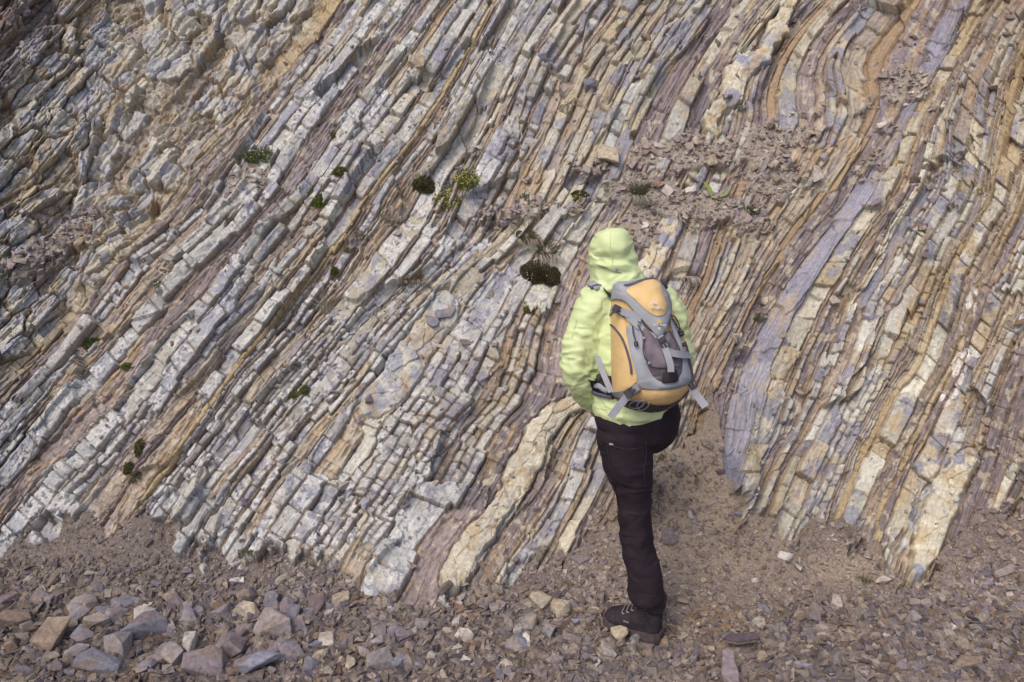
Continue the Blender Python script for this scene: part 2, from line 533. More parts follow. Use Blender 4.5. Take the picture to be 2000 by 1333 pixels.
# massive, broken rock at the upper left
m1, me, mc, mdx, mdy = voronoi(U0 / 74 + wob * .9, WW / 40 + wob * .6, 131)
n1, ne, nc, ndx, ndy = voronoi(U0 / 30 + WW / 60 + wob, WW / 21 + wob, 137)
hh = lambda c, s: h2((c * 65521).astype(np.int64), s, 17) - .5
gap = np.maximum(sstep(.15, .05, me + wob * .25), (mc < .13).astype(np.float32) * .8)      # earth between the blocks
HM = (mc - .4) * .07 + hh(mc, 1) * mdx * .11 + hh(mc, 2) * mdy * .13 + ((nc - .5) * .030 + hh(nc, 3) * ndx * .045 + hh(nc, 4) * ndy * .05)
HM = HM - gap * .045 - sstep(.07, .0, ne) * .012 + (fbm(PXf / 14, PYf / 14, 141, 4) - .5) * .035 + gap * (fbm(PXf / 6, PYf / 6, 143, 3) - .5) * .04
H = H * (1 - .35 * MM) + HM * .68 * MM
# broad relief of the face: groups of beds broken back to different depths
s1, s2_, sc_, sdx, sdy = voronoi(U0 / 170 + wob * .25, WW / 58, 147)
H = H + ((sc_ - .5) * .075 + hh(sc_, 9) * sdx * .07) * (1 - MM * .5)
# broad undulation
H = H + (fbm(PXf / 330, PYf / 330, 151, 3) - .5) * .20 + (fbm(U0 / 190, W0 / 60, 157, 2) - .5) * .055 * (1 - MM)
# beds that stand out on their own: (points, half widths, height, tone)
STAND = [
    ([(1560, -40), (1545, 0), (1533, 30), (1520, 58), (1497, 78), (1483, 112), (1455, 132), (1432, 150), (1424, 178), (1432, 200), (1404, 214), (1388, 238), (1394, 262)], [12, 13, 15, 17, 17, 12, 20, 24, 24, 15, 13, 14, 7], .022, 0),
    ([(1190, 735), (1150, 765), (1112, 793), (1080, 817), (1052, 850), (1036, 882), (1022, 915), (1008, 950), (986, 985), (964, 1012), (935, 1047), (908, 1085), (892, 1120), (880, 1152)], [16, 18, 20, 24, 24, 25, 26, 25, 21, 23, 26, 27, 25, 18], .024, 1),
    ([(1886, 892), (1862, 930), (1838, 984), (1822, 1030), (1806, 1075), (1790, 1112)], [20, 27, 30, 30, 28, 14], .030, 2),
    ([(1322, 412), (1300, 452), (1278, 498), (1258, 548), (1240, 580)], [20, 29, 29, 25, 18], .034, 0),
    ([(872, 598), (838, 650), (802, 702), (766, 752), (738, 790)], [28, 34, 35, 35, 30], .020, 3),
]
NS_ = len(STAND)
MF = np.zeros(PX.shape, np.float32)
FT = np.zeros(PX.shape, np.int8)
low_relief = (fbm(PXf / 330, PYf / 330, 151, 3) - .5) * .20
g1, ge, gc, gdx, gdy = voronoi(U0 / 40 + wob, WW / 27 + wob, 165)
for si, (pts_, wid_, hgt_, tone_) in enumerate(STAND):
    xs_, ys_ = [p[0] for p in pts_], [p[1] for p in pts_]
    sub = np.where((PX > min(xs_) - 60) & (PX < max(xs_) + 60) & (PY > min(ys_) - 60) & (PY < max(ys_) + 60))
    amp = 1.0 if tone_ == 0 else .6
    fxx, fyy = PX[sub] + wob[sub] * 42 * amp, PY[sub] + (fbm(PXf[sub] / 14, PYf[sub] / 14, 163, 3) - .5) * 26 * amp
    fd = np.full(fxx.shape, 99.0)
    for (p, q, wa, wb_) in zip(pts_[:-1], pts_[1:], wid_[:-1], wid_[1:]):
        vx, vy = q[0] - p[0], q[1] - p[1]
        t = np.clip(((fxx - p[0]) * vx + (fyy - p[1]) * vy) / (vx * vx + vy * vy), 0, 1)
        fd = np.minimum(fd, np.hypot(fxx - p[0] - t * vx, fyy - p[1] - t * vy) / (wa + (wb_ - wa) * t))
    m_ = sstep(1.06, .96, fd)
    fh = hgt_ + .012 * np.sqrt(np.clip(1 - fd ** 2, 0, 1)) + (fbm(PXf[sub] / 16, PYf[sub] / 16, 167, 4) - .5) * .024 + ((gc[sub] - .5) * .014 + (hh(gc, 1) * gdx)[sub] * .024 + (hh(gc, 2) * gdy)[sub] * .024) * amp - sstep(.07, 0, ge[sub]) * .012 + low_relief[sub]
    H[sub] = H[sub] * (1 - m_) + fh * m_ - sstep(1.35, 1.02, fd) * sstep(.9, 1.02, fd) * .022
    MF[sub] = np.maximum(MF[sub], m_)
    FT[sub] = np.where(m_ > .5, tone_, FT[sub])
    MG[sub] = MG[sub] * (1 - m_ * (1 if si in (1, 2) else 0))
    if si in (1, 2): CD[sub] = np.where(m_ > .3, np.minimum(CD[sub], -12), CD[sub])

# scree cover
HS = (fbm(PXf / 120, PYf / 70, 171, 4) - .5) * .07 + (fbm(PXf / 8, PYf / 5, 173, 3) - .5) * .010 + (fbm(PXf / 2.6, PYf / 2.2, 179, 2) - .5) * .006 + .006
HS = HS + ML * .004
edge_fix = sstep(0, 30, CD)
H = H * (1 - MG) + HS * MG
H = H.astype(np.float32)

# ---- colours (albedo)
C = col_t[BI0, SG, SB].copy()
var = (R5 - .5) * .30 * isL + (R5 - .5) * .16 * (1 - isL)
C *= (1 + var + (fc - .5) * .20 * (isL + .4 * isS) + lam * .6 * isS + lam * .18 * isL + lam * .5 * isB)[..., None]
mix = lambda A, col, m: A + (np.asarray(col, np.float32) - A) * np.clip(m, 0, 1)[..., None]
n_st = fbm(PXf / 46, PYf / 46, 201, 4)
n_bl = fbm(U0 / 30, W0 / 22, 207, 4)
n_fi = fbm(PXf / 7, PYf / 7, 211, 3)
# rust and clay stains, blue-grey fresh faces, pale lichen
right = sstep(900, 1900, PXf)
C = mix(C, (.42, .325, .19), isL * sstep(.50, .72, n_st + (R2 - .5) * .35) * (.35 + .35 * right))
C = mix(C, (.25, .255, .32), isL * sstep(.56, .66, n_bl + (R3 - .5) * .42 - right * .03) * (.55 + .4 * sstep(.4, .6, n_fi)))
cool = sstep(1100, 0, PXf) * .55
C = mix(C, (.39, .42, .47), isL * cool * (.5 + n_st))
lich = sstep(.54, .60, fbm(PXf / 15, PYf / 15, 221, 4) + (h2(bid, BI, 223) - .5) * .30) * isL * sstep(1350, 700, PXf)
C = mix(C, (.58, .59, .58), lich * .75)
spots = sstep(.60, .66, fbm(PXf / 6.5, PYf / 6.5, 227, 2)) * lich
C = mix(C, (.22, .225, .29), spots * .9)
sl = sstep(.60, .66, fbm(PXf / 13, PYf / 13, 231, 4) + (vnoise(U0 / 200, BI * 1.7, 233) - .5) * .22) * isS
C = mix(C, (.48, .43, .35), sl * .8)
C = mix(C, (.38, .28, .16), isS * sstep(.60, .74, fbm(U0 / 60, WW / 8, 239, 3)) * .6)
C = mix(C, (.24, .235, .29), isS * sstep(.6, .72, fbm(U0 / 80, WW / 12, 241, 3)) * .5)
C = mix(C, (.40, .33, .25), isB * sstep(.5, .68, fbm(U0 / 50, WW / 9, 243, 4)) * .7)
# clay caught in the joints and between the beds
C = mix(C, (.27, .185, .125), np.maximum(sstep(3.0, .8, DW), sstep(2.0, .5, DU)) * (1 - isB) * .55 * (.4 + .6 * (n_st > .45)))
# massive rock
CM = mix(np.broadcast_to(np.float32([.52, .50, .43]), C.shape) * (0.82 + .36 * nc[..., None]), (.40, .31, .19), sstep(.50, .66, n_st + hh(mc, 6) * .25) * .6)
CM = mix(CM, (.38, .40, .46), sstep(.48, .60, n_bl + hh(nc, 7) * .3 + sstep(350, 0, PXf) * sstep(250, 500, PYf) * .14) * .85)
CM = mix(CM, (.29, .21, .125), gap * (.55 + .4 * (n_fi > .5)))
CM = mix(CM, (.17, .12, .105), sstep(190, 50, PXf + PYf * .75 + wob * 240) * .9)  # corner shade put into the rock colour at the far upper left
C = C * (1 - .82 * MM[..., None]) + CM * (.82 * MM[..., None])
# folded bed
CF = mix(np.broadcast_to(np.float32([.55, .52, .42]), C.shape) * (.9 + .2 * gc[..., None]), (.30, .31, .38), sstep(.55, .64, fbm(PXf / 28, PYf / 28, 247, 4)) * sstep(40, 120, PYf) * (1 - .75 * (FT == 1)))
CF = mix(CF, (.44, .45, .45), (FT == 3) * (.45 + .5 * sstep(.42, .56, fbm(PXf / 19, PYf / 19, 249, 4))))
CF = mix(CF, (.30, .31, .37), (FT == 3) * sstep(.53, .6, fbm(PXf / 15, PYf / 15, 253, 4)) * .8)
CF = mix(CF, (.44, .33, .18), sstep(.50, .66, fbm(PXf / 22, PYf / 22, 251, 4)) * .55)
C = C * (1 - MF[..., None]) + CF * MF[..., None]
# upper right: brown rock, darker towards the corner
C = mix(C, (.23, .145, .085), sstep(1980, 2600, PXf * 1.15 - PYf * .62 + wob * 260) * sstep(520, 260, PYf) * .7)
# white calcite crusts in two patches at the right
for ex, ey, ra, rb in ((1866, 735, 20, 62), (1896, 610, 12, 40)):
    dd = ((PXf - ex + (PYf - ey) * .42) / ra) ** 2 + ((PYf - ey) / rb) ** 2
    C = mix(C, (.78, .76, .74), sstep(1.1, .6, dd + wob * 2) * sstep(.10, .16, ne * 1.0) * (hh(nc, 8) > -.25) * .9)
# scree cover
sandy = np.exp(-(((PXf - 1370) / 170) ** 2 + ((PYf - 960) / 150) ** 2)) + .5 * np.exp(-(((PXf - 1650) / 220) ** 2 + ((PYf - 1120) / 50) ** 2)) + .6 * np.exp(-(((PXf - 1400) / 120) ** 2 + ((PYf - 1225) / 36) ** 2))
CS = mix(np.broadcast_to(np.float32([.175, .148, .135]), C.shape) * (.72 + .6 * fbm(PXf / 4, PYf / 3, 261, 2)[..., None]), (.43, .345, .25), sandy * 1.0 * (.6 + .6 * n_st))
CS = mix(CS, (.24, .15, .085), np.exp(-(((PXf - 1410) / 70) ** 2 + ((PYf - 1225) / 30) ** 2)) * (.5 + n_fi))
CS = mix(CS, (.36, .325, .275), ML * .75)
C = C * (1 - MG[..., None]) + CS * MG[..., None]
C *= (.88 + .24 * n_fi[..., None])
C = np.clip(C, .02, .8)

GXw = BX + NXv * H
GYw = BY + NYv * H
GZw = BZ + NZv * H


def surf(px, py):
    """world point, normal and metres-per-pixel on the finished surface seen at photo pixel px,py"""
    i = int(np.clip(np.searchsorted(gx, px), 1, NX - 2))
    j = int(np.clip(np.searchsorted(gy, py), 1, NY - 2))
    p = Vector((float(GXw[j, i]), float(GYw[j, i]), float(GZw[j, i])))
    n = Vector((float(NXv[j, i]), float(NYv[j, i]), float(NZv[j, i])))
    return p, n, float(BT[j, i]) / FPX


# ------------------------------------------------------------------ materials
def newmat(name):
    m = bpy.data.materials.new(name)
    m.use_nodes = True
    b = m.node_tree.nodes["Principled BSDF"]
    return m, m.node_tree.nodes, m.node_tree.links, b


def stone_mat(name, fine=70.0, bump=.35, strat=False, var=.3):
    m, n, l, b = newmat(name)
    at = n.new("ShaderNodeAttribute"); at.attribute_name = "col"
    co = n.new("ShaderNodeNewGeometry")
    t1 = n.new("ShaderNodeTexNoise"); t1.inputs["Scale"].default_value = fine; t1.inputs["Detail"].default_value = 5; t1.inputs["Roughness"].default_value = .65
    l.new(co.outputs["Position"], t1.inputs["Vector"])
    mr = n.new("ShaderNodeMapRange")
    mr.inputs[1].default_value, mr.inputs[2].default_value, mr.inputs[3].default_value, mr.inputs[4].default_value = .3, .7, 1 - var, 1 + var
    l.new(t1.outputs[0], mr.inputs[0])
    mul = n.new("ShaderNodeVectorMath"); mul.operation = 'MULTIPLY'
    l.new(at.outputs["Color"], mul.inputs[0])
    l.new(mr.outputs[0], mul.inputs[1])
    bp = n.new("ShaderNodeBump"); bp.inputs["Strength"].default_value = bump; bp.inputs["Distance"].default_value = .006
    hsrc = t1.outputs[0]
    if strat:
        sa = n.new("ShaderNodeAttribute"); sa.attribute_name = "strat"
        t2 = n.new("ShaderNodeTexNoise"); t2.inputs["Scale"].default_value = 1.0; t2.inputs["Detail"].default_value = 3
        l.new(sa.outputs["Vector"], t2.inputs["Vector"])
        ad = n.new("ShaderNodeMath"); ad.operation = 'ADD'
        l.new(t1.outputs[0], ad.inputs[0]); l.new(t2.outputs[0], ad.inputs[1])
        hsrc = ad.outputs[0]
        m2 = n.new("ShaderNodeMapRange")
        m2.inputs[1].default_value, m2.inputs[2].default_value, m2.inputs[3].default_value, m2.inputs[4].default_value = .3, .7, .86, 1.14
        l.new(t2.outputs[0], m2.inputs[0])
        mul2 = n.new("ShaderNodeVectorMath"); mul2.operation = 'MULTIPLY'
        l.new(mul.outputs[0], mul2.inputs[0]); l.new(m2.outputs[0], mul2.inputs[1])
        l.new(mul2.outputs[0], b.inputs["Base Color"])
    else:
        l.new(mul.outputs[0], b.inputs["Base Color"])
    l.new(hsrc, bp.inputs["Height"])
    l.new(bp.outputs[0], b.inputs["Normal"])
    b.inputs["Roughness"].default_value = .92
    b.inputs["Specular IOR Level"].default_value = .25
    return m


def plain_mat(name, col, rough=.8, var=.15, scale=40.0, bump=0.0, bscale=300.0, spec=.3, sheen=0.0, trans=0.0):
    m, n, l, b = newmat(name)
    co = n.new("ShaderNodeNewGeometry")
    t = n.new("ShaderNodeTexNoise"); t.inputs["Scale"].default_value = scale; t.inputs["Detail"].default_value = 4
    l.new(co.outputs["Position"], t.inputs["Vector"])
    mr = n.new("ShaderNodeMapRange")
    mr.inputs[1].default_value, mr.inputs[2].default_value, mr.inputs[3].default_value, mr.inputs[4].default_value = .3, .7, 1 - var, 1 + var
    l.new(t.outputs[0], mr.inputs[0])
    mul = n.new("ShaderNodeVectorMath"); mul.operation = 'MULTIPLY'
    mul.inputs[0].default_value = col
    l.new(mr.outputs[0], mul.inputs[1])
    l.new(mul.outputs[0], b.inputs["Base Color"])
    b.inputs["Roughness"].default_value = rough
    b.inputs["Specular IOR Level"].default_value = spec
    if sheen: b.inputs["Sheen Weight"].default_value = sheen
    if bump:
        t2 = n.new("ShaderNodeTexNoise"); t2.inputs["Scale"].default_value = bscale; t2.inputs["Detail"].default_value = 2
        l.new(co.outputs["Position"], t2.inputs["Vector"])
        bp = n.new("ShaderNodeBump"); bp.inputs["Strength"].default_value = bump; bp.inputs["Distance"].default_value = .003
        l.new(t2.outputs[0], bp.inputs["Height"])
        l.new(bp.outputs[0], b.inputs["Normal"])
    return m


def attr_mat(name, rough=.7, spec=.25):
    m, n, l, b = newmat(name)
    at = n.new("ShaderNodeAttribute"); at.attribute_name = "col"
    l.new(at.outputs["Color"], b.inputs["Base Color"])
    b.inputs["Roughness"].default_value = rough
    b.inputs["Specular IOR Level"].default_value = spec
    return m


M_ROCK = stone_mat("layered_rock", 55, .5, True, .22)
M_GROUND = stone_mat("scree_soil", 90, .6, False, .30)
M_STONE = stone_mat("broken_stone", 60, .75, False, .34)

# ------------------------------------------------------------------ rock face and ground meshes
idx = np.arange(NX * NY, dtype=np.int32).reshape(NY, NX)
quads = np.stack([idx[1:, :-1], idx[1:, 1:], idx[:-1, 1:], idx[:-1, :-1]], -1).reshape(-1, 4)
is_ground = (CD > 0)[:-1, :-1].ravel()
allco = np.stack([GXw, GYw, GZw], -1).reshape(-1, 3).astype(np.float32)
rgba = np.concatenate([C, np.ones(C.shape[:2] + (1,), np.float32)], -1).reshape(-1, 4)
strat = np.stack([U0 * .016, WW * .55, TY * 3.0], -1).reshape(-1, 3).astype(np.float32)


def submesh(name, mask, mat, attrs):
    q = quads[mask]
    used = np.unique(q)
    remap = np.zeros(NX * NY, np.int32)
    remap[used] = np.arange(len(used), dtype=np.int32)
    at = {"col": ('FLOAT_COLOR', rgba[used])}
    if attrs: at["strat"] = ('FLOAT_VECTOR', strat[used])
    me = fast_mesh(name, allco[used], remap[q], at)
    return link(name, me, None, mat)


cliff = submesh("rock_face", ~is_ground, M_ROCK, True)
tag(cliff, "steep face of thin tilted limestone and shale layers filling the picture", "rock face", None, "structure")
ground = submesh("ground", is_ground, M_GROUND, False)
tag(ground, "sandy ground strewn with scree at the foot of the layered rock face", "ground", None, "structure")


# ------------------------------------------------------------------ loose stones
def hull_stone(seed, ax, ay, az, n=14, rough=0):
    r = random.Random(seed)
    bm = bmesh.new()
    for _ in range(n):
        # points on a squarish box shell -> angular, flat-sided fragments
        v = Vector((r.uniform(-1, 1), r.uniform(-1, 1), r.uniform(-1, 1)))
        m = max(abs(v.x), abs(v.y), abs(v.z))
        v = v / m
        v = Vector((v.x * ax, v.y * ay, v.z * az)) * r.uniform(.78, 1.0)
        bm.verts.new(v)
    res = bmesh.ops.convex_hull(bm, input=bm.verts)
    bmesh.ops.delete(bm, geom=[g for g in res["geom_interior"] if isinstance(g, bmesh.types.BMVert)], context='VERTS')
    bmesh.ops.delete(bm, geom=[v for v in bm.verts if not v.link_faces], context='VERTS')
    bmesh.ops.dissolve_limit(bm, angle_limit=math.radians(9), verts=bm.verts, edges=bm.edges)
    if rough:
        bmesh.ops.bevel(bm, geom=bm.edges[:], offset=min(ax, ay, az) * .05, segments=1, affect='EDGES', clamp_overlap=True)
        bmesh.ops.triangulate(bm, faces=bm.faces)
        for _ in range(rough):
            bmesh.ops.subdivide_edges(bm, edges=bm.edges[:], cuts=1, use_grid_fill=True)
        for v in bm.verts:
            p = np.array(v.co) * 2.2 + seed
            d = float(vnoise(np.float32(p[0] * 1.3 + p[2]), np.float32(p[1] * 1.3 - p[2] * .7), seed) - .5)
            d2 = float(vnoise(np.float32(p[0] * 4 + p[2] * 2), np.float32(p[1] * 4 - p[2] * 3), seed + 3) - .5)
            v.co += v.co.normalized() * (d * .12 + d2 * .08) * min(ax, ay, az)
    bmesh.ops.triangulate(bm, faces=bm.faces)
    return bm


STONE_COLS = np.array([(.27, .235, .215), (.31, .27, .235), (.24, .215, .225), (.35, .305, .24), (.40, .36, .285), (.255, .245, .27), (.22, .19, .18), (.36, .34, .30), (.30, .225, .16), (.46, .43, .37), (.29, .25, .22), (.24, .225, .24)], np.float32)

TPL = []
for s_ in range(26):
    r = random.Random(900 + s_)
    bm = hull_stone(900 + s_, 1, r.uniform(.5, .9), r.uniform(.22, .6), r.choice([9, 10, 12]))
    bm.verts.ensure_lookup_table()
    v = np.array([tuple(q.co) for q in bm.verts], np.float32)
    f = np.array([[q.index for q in fc_.verts] for fc_ in bm.faces], np.int32)
    bm.free()
    TPL.append((v, f))


def rot_mats(n, nrm, flat):
    """rotations whose local z lies near the surface normal; flat = spread of the tilt"""
    z = nrm + RNG.normal(0, 1, (n, 3)) * np.asarray(flat)[:, None]
    z /= np.linalg.norm(z, axis=1, keepdims=True)
    a = RNG.normal(0, 1, (n, 3))
    x = a - z * (a * z).sum(1, keepdims=True)
    x /= np.linalg.norm(x, axis=1, keepdims=True)
    y = np.cross(z, x)
    return np.stack([x, y, z], 2)


SURF_N = np.stack([NXv, NYv, NZv], -1)
SURF_P = np.stack([GXw, GYw, GZw], -1)


def scatter(ptx, pty, size_px, name, flat=.35, sink=.25, seed=0, tint=None, lum=1.0):
    n = len(ptx)
    lum = lum * np.where((pty > 1050) & (ptx < 700), 1 - .28 * sstep(700, 250, ptx), 1)[:, None] * (1 - .22 * sstep(1120, 1230, pty))[:, None]  # shade towards the lower edge put into stone colour; lower-left stones partly dark themselves
    ii = np.clip(np.searchsorted(gx, ptx), 1, NX - 2)
    jj = np.clip(np.searchsorted(gy, pty), 1, NY - 2)
    p, nr = SURF_P[jj, ii], SURF_N[jj, ii]
    up_ = np.where((nr[:, 2:3] > .75), nr, nr * .55 + np.array([0, 0, .45]))
    up_ /= np.linalg.norm(up_, axis=1, keepdims=True)
    half = size_px * BT[jj, ii] / FPX * .5
    R = rot_mats(n, up_, np.full(n, flat))
    tp = RNG.integers(len(TPL), size=n)
    cidx = RNG.integers(len(STONE_COLS), size=n)
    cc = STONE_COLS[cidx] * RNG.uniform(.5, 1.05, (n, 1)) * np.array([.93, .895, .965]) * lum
    if tint is not None:
        cc = cc * (1 - tint[:, None]) + np.array([.40, .32, .23]) * tint[:, None] * RNG.uniform(.7, 1.2, (n, 1))
    V, F, K, off = [], [], [], 0
    for t, (tv, tf) in enumerate(TPL):
        sel = np.where(tp == t)[0]
        if not len(sel): continue
        m = len(sel)
        wv = np.einsum('nij,kj->nki', R[sel], tv) * half[sel][:, None, None] + (p[sel] + nr[sel] * (half[sel] * sink)[:, None])[:, None, :]
        V.append(wv.reshape(-1, 3))
        F.append((tf[None] + (np.arange(m) * len(tv))[:, None, None]).reshape(-1, 3) + off)
        K.append(np.repeat(cc[sel], len(tv), 0))
        off += m * len(tv)
    V, F, K = np.concatenate(V), np.concatenate(F), np.concatenate(K)
    me = fast_mesh(name, V, F, {"col": ('FLOAT_COLOR', np.concatenate([K, np.ones((len(K), 1))], 1))}, smooth=False)
    return link(name, me, None, M_STONE)


def coarse(px, py):
    """0..1, how coarse the scree is: big blocks at the lower left, fine grit in the sandy gully"""
    c = .24 + .42 * sstep(1120, 1240, py) + .45 * sstep(900, 100, px) * sstep(1090, 1230, py)
    c = c - .55 * np.exp(-(((px - 1420) / 190) ** 2 + ((py - 1010) / 150) ** 2)) - .4 * np.exp(-(((px - 1400) / 110) ** 2 + ((py - 1225) / 32) ** 2)) - .25 * np.exp(-(((px - 1640) / 160) ** 2 + ((py - 1130) / 40) ** 2))
    c = c - .3 * sstep(1130, 1060, py)
    return np.clip(c, 0, 1)


def cd_at(px, py):
    ii = np.clip(np.searchsorted(gx, px), 0, NX - 1)
    jj = np.clip(np.searchsorted(gy, py), 0, NY - 1)
    return CD[jj, ii], MG[jj, ii], ML[jj, ii]


# uncountable small scree on the ground
n = 60000
px_ = RNG.uniform(-250, 2250, n); py_ = 900 + RNG.uniform(0, 1, n) ** .9 * 560
cd_, mg_, ml_ = cd_at(px_, py_)
co_ = coarse(px_, py_)
keep = ~((px_ > 1390) & (px_ < 1485) & (py_ > 1258) & (RNG.uniform(0, 1, n) < .8)) & ~((px_ > 1172) & (px_ < 1302) & (py_ > 1195) & (py_ < 1262) & (RNG.uniform(0, 1, n) < .85)) & (cd_ > -6) & (RNG.uniform(0, 1, n) < .62 + .9 * co_)
px_, py_, co_ = px_[keep], py_[keep], co_[keep]
sz = (5.0 + 18 * co_) * np.exp(RNG.normal(0, .46, len(px_))) * (.9 + .15 * sstep(1100, 1400, py_))
sz = np.clip(sz, 3.5, 36)
san = np.exp(-(((px_ - 1380) / 220) ** 2 + ((py_ - 1000) / 190) ** 2))
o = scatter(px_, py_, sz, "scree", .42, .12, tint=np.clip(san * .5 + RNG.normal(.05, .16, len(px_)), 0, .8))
tag(o, "small broken stone chips spread over the ground below the rock face", "scree", None, "stuff")

n = 5200
px_ = RNG.uniform(1130, 2020, n); py_ = RNG.uniform(860, 1250, n)
cd_, mg_, ml_ = cd_at(px_, py_)
k_ = (cd_ > 6) & (RNG.uniform(0, 1, n) < .25 + .75 * vnoise(px_ / 60, py_ / 40, 311))
px_, py_ = px_[k_], py_[k_]
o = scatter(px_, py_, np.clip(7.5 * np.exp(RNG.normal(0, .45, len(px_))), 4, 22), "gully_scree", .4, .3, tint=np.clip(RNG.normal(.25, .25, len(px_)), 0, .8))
tag(o, "pale stone chips sprinkled over the sandy fan in the gully", "scree", None, "stuff")

# chips caught on the ledges of the face
n = 60000
px_ = RNG.uniform(-60, 2060, n); py_ = RNG.uniform(60, 900, n)
cd_, mg_, ml_ = cd_at(px_, py_)
keep = (ml_ > .25) & (cd_ < 0)
px_, py_ = px_[keep], py_[keep]
n2 = 2600
ax_, ay_ = RNG.uniform(-40, 2040, n2), RNG.uniform(0, 1060, n2)
cdx, _, _ = cd_at(ax_, ay_)
k2 = cdx < -6
px_, py_ = np.concatenate([px_, ax_[k2]]), np.concatenate([py_, ay_[k2]])
sz = np.clip(5.5 * np.exp(RNG.normal(0, .62, len(px_))), 2.2, 26)
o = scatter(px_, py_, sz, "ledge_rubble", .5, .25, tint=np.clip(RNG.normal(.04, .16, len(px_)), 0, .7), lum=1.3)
tag(o, "small stone chips caught on the ledges and cracks of the rock face", "rubble", None, "stuff")

# ---- stones large enough to tell apart
COLN = {'dusk': (.165, .135, .14), 'slate': (.18, .175, .21), 'mauve': (.21, .175, .195), 'pale': (.42, .395, .36), 'cream': (.42, .37, .285), 'grey': (.27, .245, .245), 'blue': (.22, .225, .275), 'purple': (.20, .17, .185), 'brown': (.22, .17, .14), 'tan': (.33, .27, .20), 'white': (.55, .53, .48)}


def big_stone(px, py, wpx, hpx, colr, label, thick=.5, rot=0.0, seed=0, name="loose_stone", group=None, tilt=.15, detail=2, sink=.15, cat="stone"):
    p, nr, mpp = surf(px, py)
    a = wpx * mpp * .5
    b = max(hpx * mpp * .5, a * .3)
    bm = hull_stone(seed * 13 + 5, a, b, min(a, b) * thick, 15 if detail > 1 else 11, detail)
    r = random.Random(seed)
    view = (Vector((0, 0, CAM_H)) - p).normalized()
    upv = (nr * .6 + Vector((0, 0, .4)) + view * .35 + Vector((r.uniform(-1, 1), r.uniform(-1, 1), 0)) * tilt).normalized()
    xx = Vector((1, 0, 0))
    xx = (xx - upv * xx.dot(upv)).normalized()
    yy = upv.cross(xx)
    M = Matrix((xx, yy, upv)).transposed() @ Matrix.Rotation(rot, 3, 'Z')
    me = bpy.data.meshes.new(name)
    c0 = np.array(COLN[colr]) * r.uniform(.9, 1.1)
    alt = np.array(COLN[r.choice(['tan', 'blue', 'grey', 'brown'])])
    bm.to_mesh(me)
    bm.free()
    n_ = len(me.vertices)
    co = np.empty(n_ * 3, np.float32)
    me.vertices.foreach_get("co", co)
    co = co.reshape(-1, 3) / a
    m_ = sstep(.5, .62, fbm(co[:, 0] * 1.6 + seed, co[:, 1] * 1.6 + co[:, 2] * 1.2, seed, 3)) * .65
    cc = c0[None] * (1 - m_[:, None]) + alt[None] * m_[:, None]
    at = me.attributes.new("col", 'FLOAT_COLOR', 'POINT')
    at.data.foreach_set("color", np.concatenate([cc, np.ones((n_, 1))], 1).astype(np.float32).ravel())
    me.shade_flat()
    o = link(name, me, None, M_STONE)
    o.matrix_world = Matrix.Translation(p + nr * (min(a, b) * thick * sink)) @ M.to_4x4()
    return tag(o, label, cat, group)


